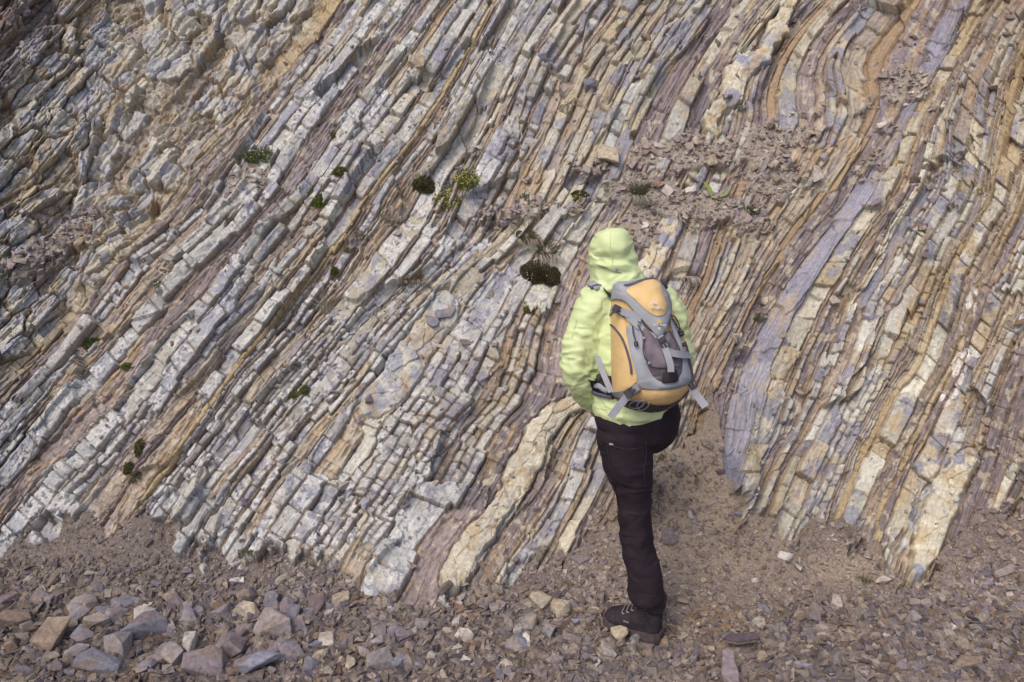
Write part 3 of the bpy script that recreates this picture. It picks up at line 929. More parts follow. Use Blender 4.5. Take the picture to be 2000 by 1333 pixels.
HERO = [
    # px, py, w, h, colour, thickness, rotation deg, label
    (535, 1243, 78, 50, 'grey', .7, 5, "broad grey boulder with a pale edge in the coarse scree below the pale folded bed"),
    (486, 1200, 52, 30, 'cream', .7, 30, "long cream block leaning up and right just above the broad grey boulder"),
    (292, 1248, 72, 52, 'purple', .7, -6, "squarish purple-grey block with a flat top among the lower-left boulders"),
    (378, 1278, 34, 62, 'pale', .7, -28, "narrow pale upright stone beside the squarish purple-grey block"),
    (236, 1276, 66, 48, 'grey', .75, 10, "lumpy grey-brown stone below and left of the squarish purple-grey block"),
    (105, 1255, 52, 60, 'brown', .75, 8, "blocky brown stone with an orange-brown front among dark boulders"),
    (190, 1312, 96, 46, 'blue', .7, -6, "large bluish stone cut by the lower edge near dark brown blocks"),
    (397, 1316, 84, 48, 'purple', .7, 0, "wide flat purple slab at the lower edge between two bluish boulders"),
    (507, 1318, 104, 46, 'blue', .7, 4, "largest rounded bluish boulder with a pale rim at the lower edge"),
    (194, 1228, 48, 36, 'grey', .7, 20, "dark grey wedge-shaped stone behind the lumpy grey-brown stone"),
    (284, 1218, 40, 32, 'pale', .7, -10, "pale angular stone standing above the squarish purple-grey block"),
    (312, 1222, 34, 16, 'cream', .6, 15, "thin cream flake lying right of a pale angular stone"),
    (34, 1220, 58, 34, 'brown', .7, -8, "dark brown flattish stone near the shadowed left edge"),
    (290, 1196, 18, 18, 'white', .8, 0, "small bright white pebble above the coarse boulders at left"),
    (464, 1137, 30, 12, 'white', .6, 0, "small elongated white stone on fine scree under the face"),
    (582, 1174, 36, 28, 'blue', .3, -20, "thin bluish plate lying flat in the fine scree left of the pale folded bed"),
    (640, 1262, 34, 30, 'pale', .6, -10, "pale rounded slab leaning on a dark flake right of the broad grey boulder"),
    (626, 1292, 26, 34, 'cream', .7, 20, "small cream pointed stone at the edge of the coarse boulders"),
    (744, 1300, 58, 46, 'grey', .7, -25, "angular light grey block with a jagged top at the lower centre"),
    (683, 1308, 20, 24, 'cream', .9, 10, "small square cream stone left of the angular light grey block"),
    (905, 1252, 44, 28, 'pale', .6, 4, "pale ridged block with a flat top on the scree left of the boot"),
    (1055, 1190, 44, 44, 'cream', .8, 20, "cream squared block on the scree heap left of the boot, left one of a pair"),
    (1096, 1196, 38, 42, 'cream', .7, -25, "cream banded block leaning beside a squared cream block left of the boot"),
    (1034, 1224, 34, 36, 'grey', .8, 0, "grey cubic stone below the pair of cream blocks left of the boot"),
    (1010, 1258, 50, 40, 'blue', .5, 25, "flat bluish slab tilted to the right on the scree in front of the boot"),
    (1028, 1252, 14, 34, 'white', .8, -8, "thin upright white sliver standing on the flat bluish slab"),
    (780, 1250, 58, 34, 'purple', .4, 35, "long purple plate slanting up right on the scree heap"),
    (1210, 1256, 38, 32, 'cream', .8, 6, "cream rounded block lying right below the boot sole"),
    (1238, 1258, 22, 30, 'brown', .7, 0, "rounded brown stone touching the cream block below the boot"),
    (1133, 1092, 40, 22, 'blue', .3, -22, "flat pale blue plate lying on sand left of the trousers"),
    (1309, 1055, 32, 42, 'purple', .35, 5, "upright purple plate resting on the sand right of the trousers"),
    (1450, 965, 30, 30, 'white', .8, 4, "square white block lying alone on the sandy gully"),
    (1187, 310, 44, 40, 'cream', .8, 12, "rounded cream boulder resting at the left end of the rubble ledge"),
    (1590, 343, 30, 42, 'pale', .8, -12, "pale oval boulder stuck on the tan clay band at right"),
    (1356, 340, 36, 30, 'cream', .7, 40, "cream wedge with a grey flank on the rubble ledge"),
    (1388, 318, 30, 24, 'cream', .7, -10, "pointed cream stone at the middle of the rubble ledge"),
    (1350, 372, 26, 14, 'white', .6, -15, "flat white stone on the rubble ledge left of the broad-leaved plant"),
    (1527, 1092, 28, 18, 'white', .4, 20, "white diamond-shaped flake on the sand right of the gully"),
    (1556, 1108, 22, 24, 'pale', .6, -30, "pale triangular stone right of the white diamond-shaped flake"),
    (1480, 1232, 28, 26, 'cream', .45, -30, "flat cream fan-shaped stone beside brown soil at lower right"),
    (1632, 1190, 24, 30, 'pale', .6, 25, "pale leaning block at the top of the dark scree at lower right"),
    (1784, 1214, 26, 28, 'grey', .6, 10, "grey pointed stone in the dark scree at lower right"),
    (1855, 1233, 16, 20, 'white', .7, -8, "small white upright stone in the dark scree near the right edge"),
    (1776, 1305, 76, 22, 'grey', .5, -10, "long greyish log-shaped stone lying at the lower right"),
    (1566, 1308, 36, 24, 'blue', .45, -12, "bluish slab with a tan rim near the lower edge, right of the crossed slabs"),
    (1652, 1246, 28, 18, 'tan', .7, -5, "rounded tan stone in the scree right of the brown soil"),
    (1885, 1300, 60, 30, 'brown', .6, 0, "low broad brown stone near the lower right corner"),
    (1960, 1120, 40, 16, 'grey', .6, -15, "grey slab half sunk in dark scree by the right edge"),
    (1722, 1140, 30, 20, 'pale', .6, -30, "pale sliver lying under the big pale outcrop at right"),
    (870, 615, 44, 26, 'blue', .6, -10, "dark blue-grey block sitting on top of the great pale slab"),
    (842, 632, 30, 22, 'blue', .6, 30, "smaller blue-grey block below the block on the great pale slab"),
    (822, 135, 26, 30, 'tan', .9, 10, "tan cubic block jutting out of the upper layers"),
    (1152, 165, 26, 22, 'blue', .8, -20, "blue-grey cube jutting from the layers above the rubble ledge"),
    (465, 75, 58, 46, 'pale', .9, 15, "big pale squared block jutting from the broken rock at upper left"),
    (1040, 270, 22, 22, 'pale', .9, 30, "pale cube left of the rounded cream boulder"),
]
for q, (px, py, w_, h_, c_, th_, ro_, lb_) in enumerate(HERO):
    big_stone(px, py, w_ * (1.1 if py > 1180 and px < 700 else 1.05), h_ * (1.15 if py > 1180 and px < 700 else 1.05), c_, lb_, th_ * (1.35 if py > 1180 and px < 700 else 1), math.radians(-ro_), seed=100 + q, tilt=.28 if py > 1000 else .15, sink=(.7 if py > 1180 and px < 700 else .95) if py > 900 else .35, name="boulder" if max(w_, h_) > 45 and py > 1000 or 'boulder' in lb_ else "loose_stone", cat="boulder" if 'boulder' in lb_ else "stone")

# a pair of crossed slabs in the lower right foreground
def slab(px, py, pts, t, colr, label, zoff):
    p, nr, mpp = surf(px, py)
    view = (Vector((0, 0, CAM_H)) - p).normalized()
    upv = (Vector((0, 0, 1)) * .7 + view * .5).normalized()
    xx = Vector((1, 0, 0)); xx = (xx - upv * xx.dot(upv)).normalized(); yy = upv.cross(xx)
    bm = bmesh.new()
    top = [bm.verts.new(xx * (a * mpp) + yy * (-b * mpp)) for a, b in pts]
    f = bm.faces.new(top)
    f.normal_update()
    if f.normal.dot(upv) < 0: f.normal_flip()
    r = bmesh.ops.extrude_face_region(bm, geom=[f])
    for g in r["geom"]:
        if isinstance(g, bmesh.types.BMVert): g.co -= upv * t
    bmesh.ops.recalc_face_normals(bm, faces=bm.faces)
    bmesh.ops.bevel(bm, geom=bm.edges[:], offset=.0025, segments=2, affect='EDGES')
    bmesh.ops.triangulate(bm, faces=bm.faces)
    bmesh.ops.subdivide_edges(bm, edges=bm.edges[:], cuts=2, use_grid_fill=True)
    for v in bm.verts:
        v.co += upv * float(fbm(np.float32(v.co.x * 60 + px), np.float32(v.co.y * 60 + py), 5, 2) - .5) * .006
    me = from_bm("flat_slab", bm)
    n_ = len(me.vertices)
    cc = np.tile(np.array(COLN[colr] + (1,), np.float32), (n_, 1))
    co = np.array([tuple(v.co) for v in me.vertices], np.float32)
    low = (co @ np.array(upv)) < -t * .4
    cc[low, :3] = (.33, .26, .19)
    at = me.attributes.new("col", 'FLOAT_COLOR', 'POINT')
    at.data.foreach_set("color", cc.ravel())
    o = link("flat_slab", me, None, M_STONE)
    o.location = p + nr * .01 + Vector((0, 0, zoff))
    return tag(o, label, "slab")


COLN['dark'] = (.10, .08, .095)
COLN['mauve'] = (.235, .20, .215)
slab(1442, 1278, [(-34, -2), (-22, -11), (-4, -10), (4, -11), (10, -9), (30, -11), (35, -6), (37, 6), (18, 7), (-6, 9), (-22, 5)], .022, 'dark', "dark purple bar-shaped slab lying across the top of a paler slab at lower right", .050)
slab(1422, 1312, [(-6, -28), (4, -30), (14, -23), (12, 2), (14, 24), (11, 42), (-6, 44), (-18, 30), (-19, 20), (-11, -8)], .03, 'mauve', "mauve slab with its darker end under the bar-shaped slab at lower right", .036)
big_stone(1382, 1316, 50, 9, 'grey', "thin grey splinter pointing at the mauve slab from the left", .5, math.radians(12), seed=77)

# medium stones, individually placed by chance
ZONES = [
    ("dark angular stone in the coarse scree along the lower left", "coarse stones along the lower left", lambda x, y: x < 640 and y > 1165, 150, 20, 56, ['mauve', 'purple', 'dusk', 'slate', 'grey', 'dusk', 'slate', 'purple']),
    ("flat grey-brown stone on the scree heap between the coarse boulders and the boot", "stones on the scree heap left of the boot", lambda x, y: 600 < x < 1190 and y > 1170, 90, 17, 42, ['grey', 'purple', 'cream', 'blue', 'grey', 'brown', 'pale']),
    ("small angular stone in the dark scree along the lower right", "stones in the dark scree at lower right", lambda x, y: x > 1500 and y > 1120, 42, 14, 30, ['grey', 'brown', 'purple', 'tan', 'pale']),
    ("small pale stone on the sandy ground around the standing leg", "stones on the sand around the leg", lambda x, y: 1150 < x < 1520 and 1000 < y < 1240, 22, 10, 20, ['cream', 'pale', 'tan', 'grey']),
]
qq = 0
for lb_, gr_, test, cnt, s0, s1_, cols in ZONES:
    left_n = cnt
    while left_n > 0:
        x, y = rr.uniform(5, 1995), rr.uniform(990, 1328)
        if not test(x, y): continue
        if cd_at(np.array([x]), np.array([y]))[0][0] < 14: continue
        if any(abs(x - q[0]) < q[2] * .55 and abs(y - q[1]) < q[3] * .55 for q in HERO) or (1165 < x < 1305 and 1180 < y < 1255) or (1385 < x < 1485 and y > 1262): continue
        w_ = s0 + (s1_ - s0) * rr.random() ** 2.0
        big_stone(x, y, w_, w_ * rr.uniform(.5, .9), rr.choice(cols), lb_, rr.uniform(.5, 1.0), rr.uniform(0, 6.28), seed=400 + qq, group=gr_, tilt=.45, detail=2 if w_ > 34 else 1, sink=.7)
        qq += 1
        left_n -= 1


# ------------------------------------------------------------------ plants on the face
M_LEAF = attr_mat("foliage", .7, .2)


def plant_mesh(name, V, F, K, parent=None, smooth=False):
    me = bpy.data.meshes.new(name)
    me.from_pydata([tuple(v) for v in V], [], F)
    at = me.attributes.new("col", 'FLOAT_COLOR', 'POINT')
    at.data.foreach_set("color", np.array([tuple(k) + (1.0,) for k in K], np.float32).ravel())
    if smooth: me.shade_smooth()
    o = bpy.data.objects.new(name, me)
    COL.objects.link(o)
    me.materials.append(M_LEAF)
    if parent is not None: o.parent = parent
    return o


def frame_at(px, py):
    p, n, mpp = surf(px, py)
    n = (n * .65 + Vector((0, -.15, .45))).normalized()
    xx = (Vector((1, 0, 0)) - n * n.x).normalized()
    return p, n, xx, n.cross(xx), mpp


def jit(c, r, s=.25):
    k = 1 + r.uniform(-s, s)
    return (c[0] * k, c[1] * k, c[2] * k)


def cushion(px, py, lobes, colr, label, fl=0, flcol=(.75, .72, .55), seed=0, name="cushion_plant", group=None, leaf=2.3):
    """dense low cushion: lobes = (dx,dy,rx,ry) in photo pixels, each a dome thick with tiny pointed leaves"""
    r = random.Random(seed)
    p, n, xx, yy, mpp = frame_at(px, py)
    root = empty(name, p)
    tag(root, label, "plant", group)
    V, F, K, VF, FF, KF = [], [], [], [], [], []
    for (dx, dy, rx, ry) in lobes:
        base = xx * (dx * mpp) - yy * (dy * mpp)
        rx, ry = rx * 1.18, ry * 1.18
        a, b, c = rx * mpp, ry * mpp, min(rx, ry) * mpp * .75
        # solid dome underneath
        k0 = len(V)
        for i in range(9):
            th = i / 8 * math.pi / 2
            for j in range(18):
                ph = j / 18 * 2 * math.pi
                w = 1 + .10 * math.sin(3 * ph + seed) + .06 * math.sin(7 * ph)
                V.append(base + xx * (a * .92 * math.cos(th) * math.cos(ph) * w) + yy * (b * .92 * math.cos(th) * math.sin(ph) * w) + n * (c * .9 * math.sin(th) - .2 * c))
                K.append(jit((colr[0] * .7, colr[1] * .7, colr[2] * .7), r))
        for i in range(8):
            for j in range(18):
                F.append((k0 + i * 18 + j, k0 + i * 18 + (j + 1) % 18, k0 + (i + 1) * 18 + (j + 1) % 18, k0 + (i + 1) * 18 + j))
        m = int(max(260, 5.0 * rx * ry))
        for q in range(min(m, 5200)):
            ph, z = r.uniform(0, 2 * math.pi), r.uniform(0, 1)
            s = math.sqrt(1 - z * z)
            w = 1 + .10 * math.sin(3 * ph + seed) + .06 * math.sin(7 * ph)
            lump = .94 + .10 * float(vnoise(np.float32(ph * 5 + seed), np.float32(z * 5), seed))
            d = (xx * (s * math.cos(ph)) + yy * (s * math.sin(ph)) + n * z)
            pos = base + (xx * (a * s * math.cos(ph) * w) + yy * (b * s * math.sin(ph) * w) + n * (c * z - .2 * c)) * lump
            L = leaf * mpp * r.uniform(.7, 1.5)
            dirv = (d + Vector((r.uniform(-1, 1), r.uniform(-1, 1), r.uniform(-.4, 1))) * .7).normalized()
            side = dirv.cross(Vector((r.uniform(-1, 1), r.uniform(-1, 1), r.uniform(-1, 1)))).normalized() * L * .32
            k1 = len(V)
            kk_ = jit(colr, r, .35)
            V += [pos - side, pos + side, pos + dirv * L + side * .3, pos + dirv * L - side * .3]
            K += [kk_] * 4
            F.append((k1, k1 + 1, k1 + 2, k1 + 3))
        for q in range(int(fl * rx * ry / 300)):
            ph, z = r.uniform(0, 2 * math.pi), r.uniform(.15, 1)
            s = math.sqrt(1 - z * z)
            pos = base + xx * (a * s * math.cos(ph)) + yy * (b * s * math.sin(ph)) + n * (c * z * 1.02 + .8 * mpp - .2 * c)
            R_ = mpp * r.uniform(.8, 1.2)
            k1 = len(VF)
            cN = (n + Vector((r.uniform(-.5, .5), r.uniform(-.8, .2), r.uniform(-.3, .5)))).normalized()
            u1 = cN.orthogonal().normalized(); u2 = cN.cross(u1)
            VF.append(pos + cN * R_ * .5); KF.append(flcol)
            for t in range(6):
                VF.append(pos + (u1 * math.cos(t * math.pi / 3) + u2 * math.sin(t * math.pi / 3)) * R_); KF.append(jit(flcol, r, .1))
            FF += [(k1, k1 + 1 + t, k1 + 1 + (t + 1) % 6) for t in range(6)]
    plant_mesh("foliage", V, F, K, root)
    if VF: plant_mesh("blossom", VF, FF, KF, root)
    return root


def blade(V, F, K, p0, dirv, L, wdt, droop, colr, down, segs=5, twist=0.0):
    d = dirv.normalized()
    p = p0.copy()
    side = d.cross(Vector((.3, -1, .2))).normalized()
    k = len(V)
    for i in range(segs + 1):
        t = i / segs
        w = wdt * (1 - t) ** .7 + wdt * .06
        V += [p - side * w, p + side * w]
        K += [jit(colr, random, .06)] * 2
        d = (d + down * (droop / segs)).normalized()
        p = p + d * (L / segs)
    for i in range(segs):
        F.append((k + 2 * i, k + 2 * i + 1, k + 2 * i + 3, k + 2 * i + 2))


def tuft(px, py, n_, L, spread, colr, col2, label, droop=1.2, seed=0, hang=0.0, hcol=(.36, .31, .25), name="grass_tuft", w=.85, group=None):
    r = random.Random(seed)
    p, n, xx, yy, mpp = frame_at(px, py)
    root = empty(name, p)
    tag(root, label, "grass tuft", group)
    V, F, K = [], [], []
    down = Vector((0, 0, -1))
    for q in range(n_):
        ph = r.uniform(0, 6.283)
        b0 = (xx * math.cos(ph) + yy * math.sin(ph)) * (spread * mpp * .3 * math.sqrt(r.random()))
        d = n * .55 + Vector((0, 0, .75)) + (xx * math.cos(ph) + yy * math.sin(ph) * .6) * r.uniform(.1, .9)
        c_ = colr if r.random() < .6 else col2
        blade(V, F, K, b0, d, 1.5 * L * mpp * r.uniform(.5, 1.1), w * mpp * r.uniform(.7, 1.2), droop * r.uniform(.4, 1.4), jit(c_, r), down)
    plant_mesh("blade", V, F, K, root)
    if hang:
        V, F, K = [], [], []
        for q in range(int(n_ * .8)):
            ph = r.uniform(0, 6.283)
            b0 = (xx * math.cos(ph) * spread * .45 * mpp) + n * (1.5 * mpp)
            d = n * .75 + Vector((r.uniform(-.35, .35), 0, -.25))
            blade(V, F, K, b0, d, hang * mpp * r.uniform(.6, 1.1), w * mpp * r.uniform(.7, 1.2), 1.6, jit(hcol, r), Vector((r.uniform(-.1, .25), 0.25, -1)))
        plant_mesh("dry_blade", V, F, K, root)
    return root


def herb(px, py, rx, ry, colr, label, fcol=None, nst=60, nfl=60, seed=0, h=18, name="flowering_plant"):
    """loose leafy plant: thin stems, small leaves along them, flower heads at the tips"""
    r = random.Random(seed)
    p, n, xx, yy, mpp = frame_at(px, py)
    root = empty(name, p)
    tag(root, label, "plant")
    V, F, K, VF, FF, KF = [], [], [], [], [], []
    tips = []
    for q in range(nst):
        ph, rad = r.uniform(0, 6.283), math.sqrt(r.random())
        b0 = xx * (math.cos(ph) * rad * rx * .75 * mpp) + yy * (math.sin(ph) * rad * ry * .75 * mpp)
        d = (n * .8 + Vector((0, 0, .6)) + (xx * math.cos(ph) + yy * math.sin(ph)) * rad * .6).normalized()
        L = h * mpp * r.uniform(.5, 1.1)
        blade(V, F, K, b0, d, L, .35 * mpp, -.1, jit((colr[0] * .9, colr[1] * .85, colr[2]), r), Vector((0, 0, -1)), 3)
        for t in range(7):
            pos = b0 + d * L * r.uniform(.1, 1)
            ld = (d * .5 + Vector((r.uniform(-1, 1), r.uniform(-1, 1), r.uniform(-.6, 1)))).normalized()
            blade(V, F, K, pos, ld, r.uniform(2.5, 5.5) * mpp, r.uniform(.6, 1.1) * mpp, .5, jit(colr, r, .35), Vector((0, 0, -1)), 2)
        tips.append(b0 + d * L)
    if fcol:
        for q in range(min(nfl, 100)):
            pos = tips[r.randrange(len(tips))] + Vector((r.uniform(-1, 1), r.uniform(-1, 1), r.uniform(-1, 1))) * 2.2 * mpp
            R_ = mpp * r.uniform(1.0, 1.8)
            cN = (n + Vector((r.uniform(-.6, .6), r.uniform(-.9, .2), r.uniform(-.2, .6)))).normalized()
            u1 = cN.orthogonal().normalized(); u2 = cN.cross(u1)
            k1 = len(VF)
            VF.append(pos + cN * R_ * .4); KF.append(fcol)
            for t in range(8):
                q_ = R_ * (1 if t % 2 == 0 else .6)
                VF.append(pos + (u1 * math.cos(t * math.pi / 4) + u2 * math.sin(t * math.pi / 4)) * q_); KF.append(jit(fcol, r, .12))
            FF += [(k1, k1 + 1 + t, k1 + 1 + (t + 1) % 8) for t in range(8)]
    plant_mesh("foliage", V, F, K, root)
    if VF: plant_mesh("blossom", VF, FF, KF, root)
    return root


G1, G2, G3, G4 = (.165, .19, .05), (.10, .105, .045), (.075, .075, .035), (.15, .20, .16)
cushion(612, 377, [(0, 0, 15, 13)], G1, "upper of two touching bright green moss cushions on the pale layers", 1.2, seed=1)
cushion(627, 394, [(0, 0, 12, 18)], G1, "lower of two touching bright green moss cushions on the pale layers", 1.0, seed=2)
cushion(668, 353, [(0, 0, 11, 9)], (.12, .13, .04), "small green moss cushion up and right of two touching cushions", .6, seed=3)
cushion(828, 358, [(0, 0, 17, 17), (6, 10, 13, 10)], (.095, .095, .04), "dark olive cushion plant left of the yellow-flowering plants", 0, seed=4)
cushion(1058, 531, [(-15, -5, 20, 22), (15, 6, 20, 18), (0, 0, 20, 18)], (.092, .082, .045), "largest dark cushion plant dotted with tiny white flowers left of the hood", 9, (.70, .62, .5), seed=5)
cushion(1134, 381, [(0, 0, 14, 15)], (.085, .09, .04), "small dark cushion plant with yellow flowers at its left edge below the rubble ledge", 0, seed=6)
cushion(172, 668, [(0, 0, 15, 11), (9, -4, 9, 8)], (.13, .15, .05), "green cushion plant on the grey layers at far left", 0, seed=7)
cushion(254, 719, [(0, 0, 12, 6)], (.14, .155, .055), "flat small moss patch on a pale bed right of the far-left cushion", 0, seed=8)
cushion(597, 764, [(0, 0, 9, 7)], (.12, .14, .045), "right one of two tiny moss tufts on the middle layers", 0, seed=9)
cushion(572, 770, [(0, 0, 9, 6)], (.15, .165, .055), "left one of two tiny moss tufts on the middle layers", 0, seed=10)
cushion(1033, 605, [(0, 0, 9, 7)], (.15, .16, .045), "tiny yellow-green moss tuft on a pale block left of the jacket sleeve", 0, seed=11)
cushion(279, 876, [(0, 0, 7, 16)], (.105, .105, .045), "narrow upright moss strip in a crack at lower left", 0, seed=12)
cushion(258, 917, [(0, 0, 7, 13)], (.11, .115, .045), "moss strip in a crack just below the narrow upright moss strip", 0, seed=13)
cushion(652, 523, [(0, 0, 7, 9)], (.10, .11, .04), "small dark moss clump tucked beside a pale block above the dry grass", 0, seed=14)
cushion(678, 487, [(0, 0, 6, 5)], (.17, .21, .09), "tiny pale green moss clump on a cream block in the middle layers", 0, seed=15)
cushion(650, 265, [(0, 0, 5, 8)], (.14, .16, .06), "tiny green clump on the pale layers high above the moss cushions", 0, seed=16)
herb(507, 318, 34, 17, (.105, .125, .05), "straggly green shrub with a few white flowers under the brown crevice", (.7, .68, .55), 150, 12, 21, 22)
herb(912, 366, 25, 24, (.13, .145, .04), "upper right of two yellow-flowering plants", (.50, .45, .09), 110, 95, 22, 22)
herb(872, 400, 29, 24, (.13, .145, .045), "lower left of two yellow-flowering plants", (.62, .50, .05), 120, 70, 23, 22)
herb(868, 366, 14, 10, (.22, .25, .21), "silvery blue leafy plant between the dark olive cushion and the yellow flowers", None, 34, 0, 24, 12, "leafy_plant")
herb(1127, 390, 7, 8, (.16, .16, .05), "little yellow-flowering sprig at the edge of a small dark cushion plant", (.50, .45, .09), 12, 16, 25, 8)
herb(1025, 384, 12, 8, (.20, .23, .18), "pale grey-green leafy plant on the layers left of the small dark cushion plant", None, 24, 0, 26, 9, "leafy_plant")
herb(1447, 216, 10, 8, (.16, .21, .17), "bluish leafy plant at the foot of the pale folded bed", None, 22, 0, 27, 9, "leafy_plant")
herb(1465, 418, 16, 12, (.085, .095, .05), "dark leafy plant on the layers right of the broad-leaved plant", None, 44, 0, 28, 14, "leafy_plant")
herb(1495, 612, 14, 8, (.095, .11, .055), "dark spiky sprig on a ledge right of the backpack", None, 26, 0, 29, 11, "leafy_plant")
herb(316, 566, 8, 8, (.14, .17, .10), "tiny flowering sprig on the pale rock at left", (.7, .68, .6), 16, 10, 30, 9)
herb(482, 1090, 18, 11, (.125, .15, .09), "grey-green weed at the foot of the face at lower left", None, 30, 0, 31, 9, "leafy_plant")
herb(268, 935, 12, 14, (.13, .125, .065), "olive sprig below the moss strips in a crack at lower left", None, 26, 0, 32, 10, "leafy_plant")
tuft(1025, 462, 120, 24, 46, (.16, .155, .06), (.26, .22, .12), "grass tuft above the largest dark cushion plant, left one of two", 1.2, 41, 34, (.36, .32, .25))
tuft(1068, 492, 120, 26, 40, (.14, .15, .07), (.24, .22, .13), "grass tuft with long hanging dry blades just above the largest dark cushion", 1.3, 42, 52, (.38, .34, .30))
tuft(1246, 383, 120, 26, 30, (.13, .14, .07), (.22, .20, .12), "tall grass tuft on the rubble above the hood", 1.0, 43, 44, (.30, .28, .22))
tuft(810, 552, 120, 18, 50, (.21, .18, .09), (.28, .23, .14), "spread brownish grass tuft on the layers left of the big cushion", 1.4, 44, 20, (.36, .30, .22))
tuft(708, 470, 50, 18, 34, (.17, .17, .08), (.26, .22, .13), "thin grass tuft above the dry grass in the middle layers", 1.4, 45, 14, (.34, .3, .22))
tuft(636, 606, 40, 44, 26, (.33, .31, .22), (.38, .35, .27), "long dry straw-coloured grass tuft on the middle layers", .9, 46, 0, w=.7)
tuft(764, 446, 40, 26, 24, (.24, .22, .14), (.33, .3, .24), "dry grass sprig above a bluish block in the middle layers", .8, 47, 10, (.36, .33, .27))
tuft(1352, 528, 50, 14, 24, (.27, .25, .19), (.33, .30, .25), "grey dry grass hanging down the face right of the backpack top", 1.0, 48, 46, (.40, .37, .33))
tuft(622, 1112, 40, 12, 40, (.16, .18, .08), (.24, .21, .12), "low green grass tuft at the foot of the face", 1.4, 49, 0)
tuft(1692, 1140, 40, 13, 26, (.14, .16, .08), (.2, .18, .11), "low green grass tuft beside the big pale outcrop at lower right", 1.2, 50, 0)
tuft(585, 380, 10, 8, 10, (.16, .18, .07), (.2, .2, .1), "tiny grass sprig left of the touching moss cushions", 1.0, 52, 0)


# broad-leaved plant with two long leaves
def broad_leaf(root, pts, wmax, mpp, p, n, xx, yy, colr):
    V, F, K = [], [], []
    m = 12
    P_ = [xx * (a * mpp) - yy * (b * mpp) + n * (c * mpp) for a, b, c in pts]
    r = random.Random(3)
    for i in range(m + 1):
        t = i / m * (len(P_) - 1)
        k = min(int(t), len(P_) - 2)
        q = P_[k].lerp(P_[k + 1], t - k)
        tan = (P_[k + 1] - P_[k]).normalized()
        sd = tan.cross(n).normalized()
        w = wmax * mpp * (math.sin(math.pi * min(1, (i / m) * .9 + .06)) ** .8) * (1 + (.18 if i % 2 else -.12))
        for s_, lift in ((-1, .35), (0, 0), (1, .35)):
            V.append(q + sd * (w * s_) + n * (w * lift))
            K.append(jit(colr if s_ else (colr[0] * 1.35, colr[1] * 1.3, colr[2] * 1.4), r, .1))
    for i in range(m):
        for j in range(2):
            F.append((3 * i + j, 3 * i + j + 1, 3 * i + 4 + j, 3 * i + 3 + j))
    o = plant_mesh("leaf", V, F, K, root, True)
    return o


p, n, xx, yy, mpp = frame_at(1390, 392)
root = empty("broad_leaved_plant", p)
tag(root, "broad-leaved plant with two long toothed leaves on the rubble ledge", "plant")
broad_leaf(root, [(0, 0, 1), (-4, -8, 6), (-8, -20, 10), (-15, -36, 11)], 5.0, mpp, p, n, xx, yy, (.16, .21, .055))
broad_leaf(root, [(0, 0, 1), (12, -1, 5), (24, -5, 8), (32, -18, 9), (34, -26, 7)], 3.4, mpp, p, n, xx, yy, (.19, .22, .09))
broad_leaf(root, [(0, 0, 1), (6, 4, 3), (12, 5, 4), (20, 2, 4)], 2.0, mpp, p, n, xx, yy, (.15, .17, .09))
broad_leaf(root, [(0, 0, 1), (3, 4, 3), (3, 10, 3), (1, 15, 2)], 1.6, mpp, p, n, xx, yy, (.14, .16, .06))

# bleached root above the hood
p, n, xx, yy, mpp = frame_at(1190, 446)
bm = bmesh.new()
prev = None
tw = [(-2, 6, 0, 4.2), (0, -4, 4, 4.0), (3, -14, 7, 3.6), (10, -22, 8, 3.0), (15, -30, 9, 2.2), (17, -37, 10, 1.2)]
for a, b, c, r_ in tw:
    ring = [bm.verts.new(xx * ((a + r_ * math.cos(t)) * mpp) - yy * ((b + .3 * r_ * math.cos(t)) * mpp) + n * ((c + r_ * math.sin(t)) * mpp)) for t in [k * math.pi / 4 + a * .1 for k in range(8)]]
    if prev: [bm.faces.new((prev[k], prev[(k + 1) % 8], ring[(k + 1) % 8], ring[k])) for k in range(8)]
    prev = ring
bm.faces.new(prev)
bmesh.ops.recalc_face_normals(bm, faces=bm.faces)
o = link("dry_root", from_bm("dry_root", bm, True), None, plain_mat("bleached_wood", (.50, .43, .31), .85, .3, 120, .4))
o.location = p
tag(o, "bleached stub of root sticking out of the rubble just above the hood", "root")


# ------------------------------------------------------------------ the hiker
def unproj(px, py, Y):
    dx, dy, dz = ray(px, py)
    t = Y / dy
    return Vector((float(t * dx), float(Y), float(CAM_H + t * dz)))


heel = surf(1290, 1252)[0]
toe = surf(1182, 1218)[0]
Y0 = heel.y
person = empty("person", Vector((heel.x, heel.y, heel.z)))
tag(person, "hiker seen from behind in lime hooded jacket and dark trousers, stepping up the rock", "person")

J = lambda px, py, dy: unproj(px, py, Y0 + dy)
ankleL = J(1263, 1180, 0.01)
kneeL = J(1239, 1010, 0.05)
hipL = J(1217, 842, 0.06)
hipR = J(1272, 826, 0.09)
pelvis = J(1246, 815, 0.075)
waist = J(1240, 745, 0.085)
chest = J(1236, 640, 0.12)
neck = J(1212, 566, 0.15)
headc = J(1195, 498, 0.18)
kneeR = J(1240, 812, 0.44)
footR = surf(1238, 985)[0]
ankleR = J(1236, 952, footR.y - Y0 - 0.02)
shL = J(1160, 598, 0.125)
elL = J(1130, 716, 0.075)
wrL = J(1160, 784, 0.19)
shR = J(1303, 596, 0.145)
elR = J(1322, 705, 0.14)
wrR = J(1290, 730, 0.36)


def loft(bm, rings, seg=20):
    """rings: (centre, x-vector, y-vector); closed caps"""
    prev = None
    first = None
    for c, a, b in rings:
        ring = [bm.verts.new(c + a * math.cos(2 * math.pi * k / seg) + b * math.sin(2 * math.pi * k / seg)) for k in range(seg)]
        if prev:
            for k in range(seg):
                bm.faces.new((prev[k], prev[(k + 1) % seg], ring[(k + 1) % seg], ring[k]))
        else:
            first = ring
        prev = ring
    bm.faces.new(list(reversed(first)))
    bm.faces.new(prev)
    return bm


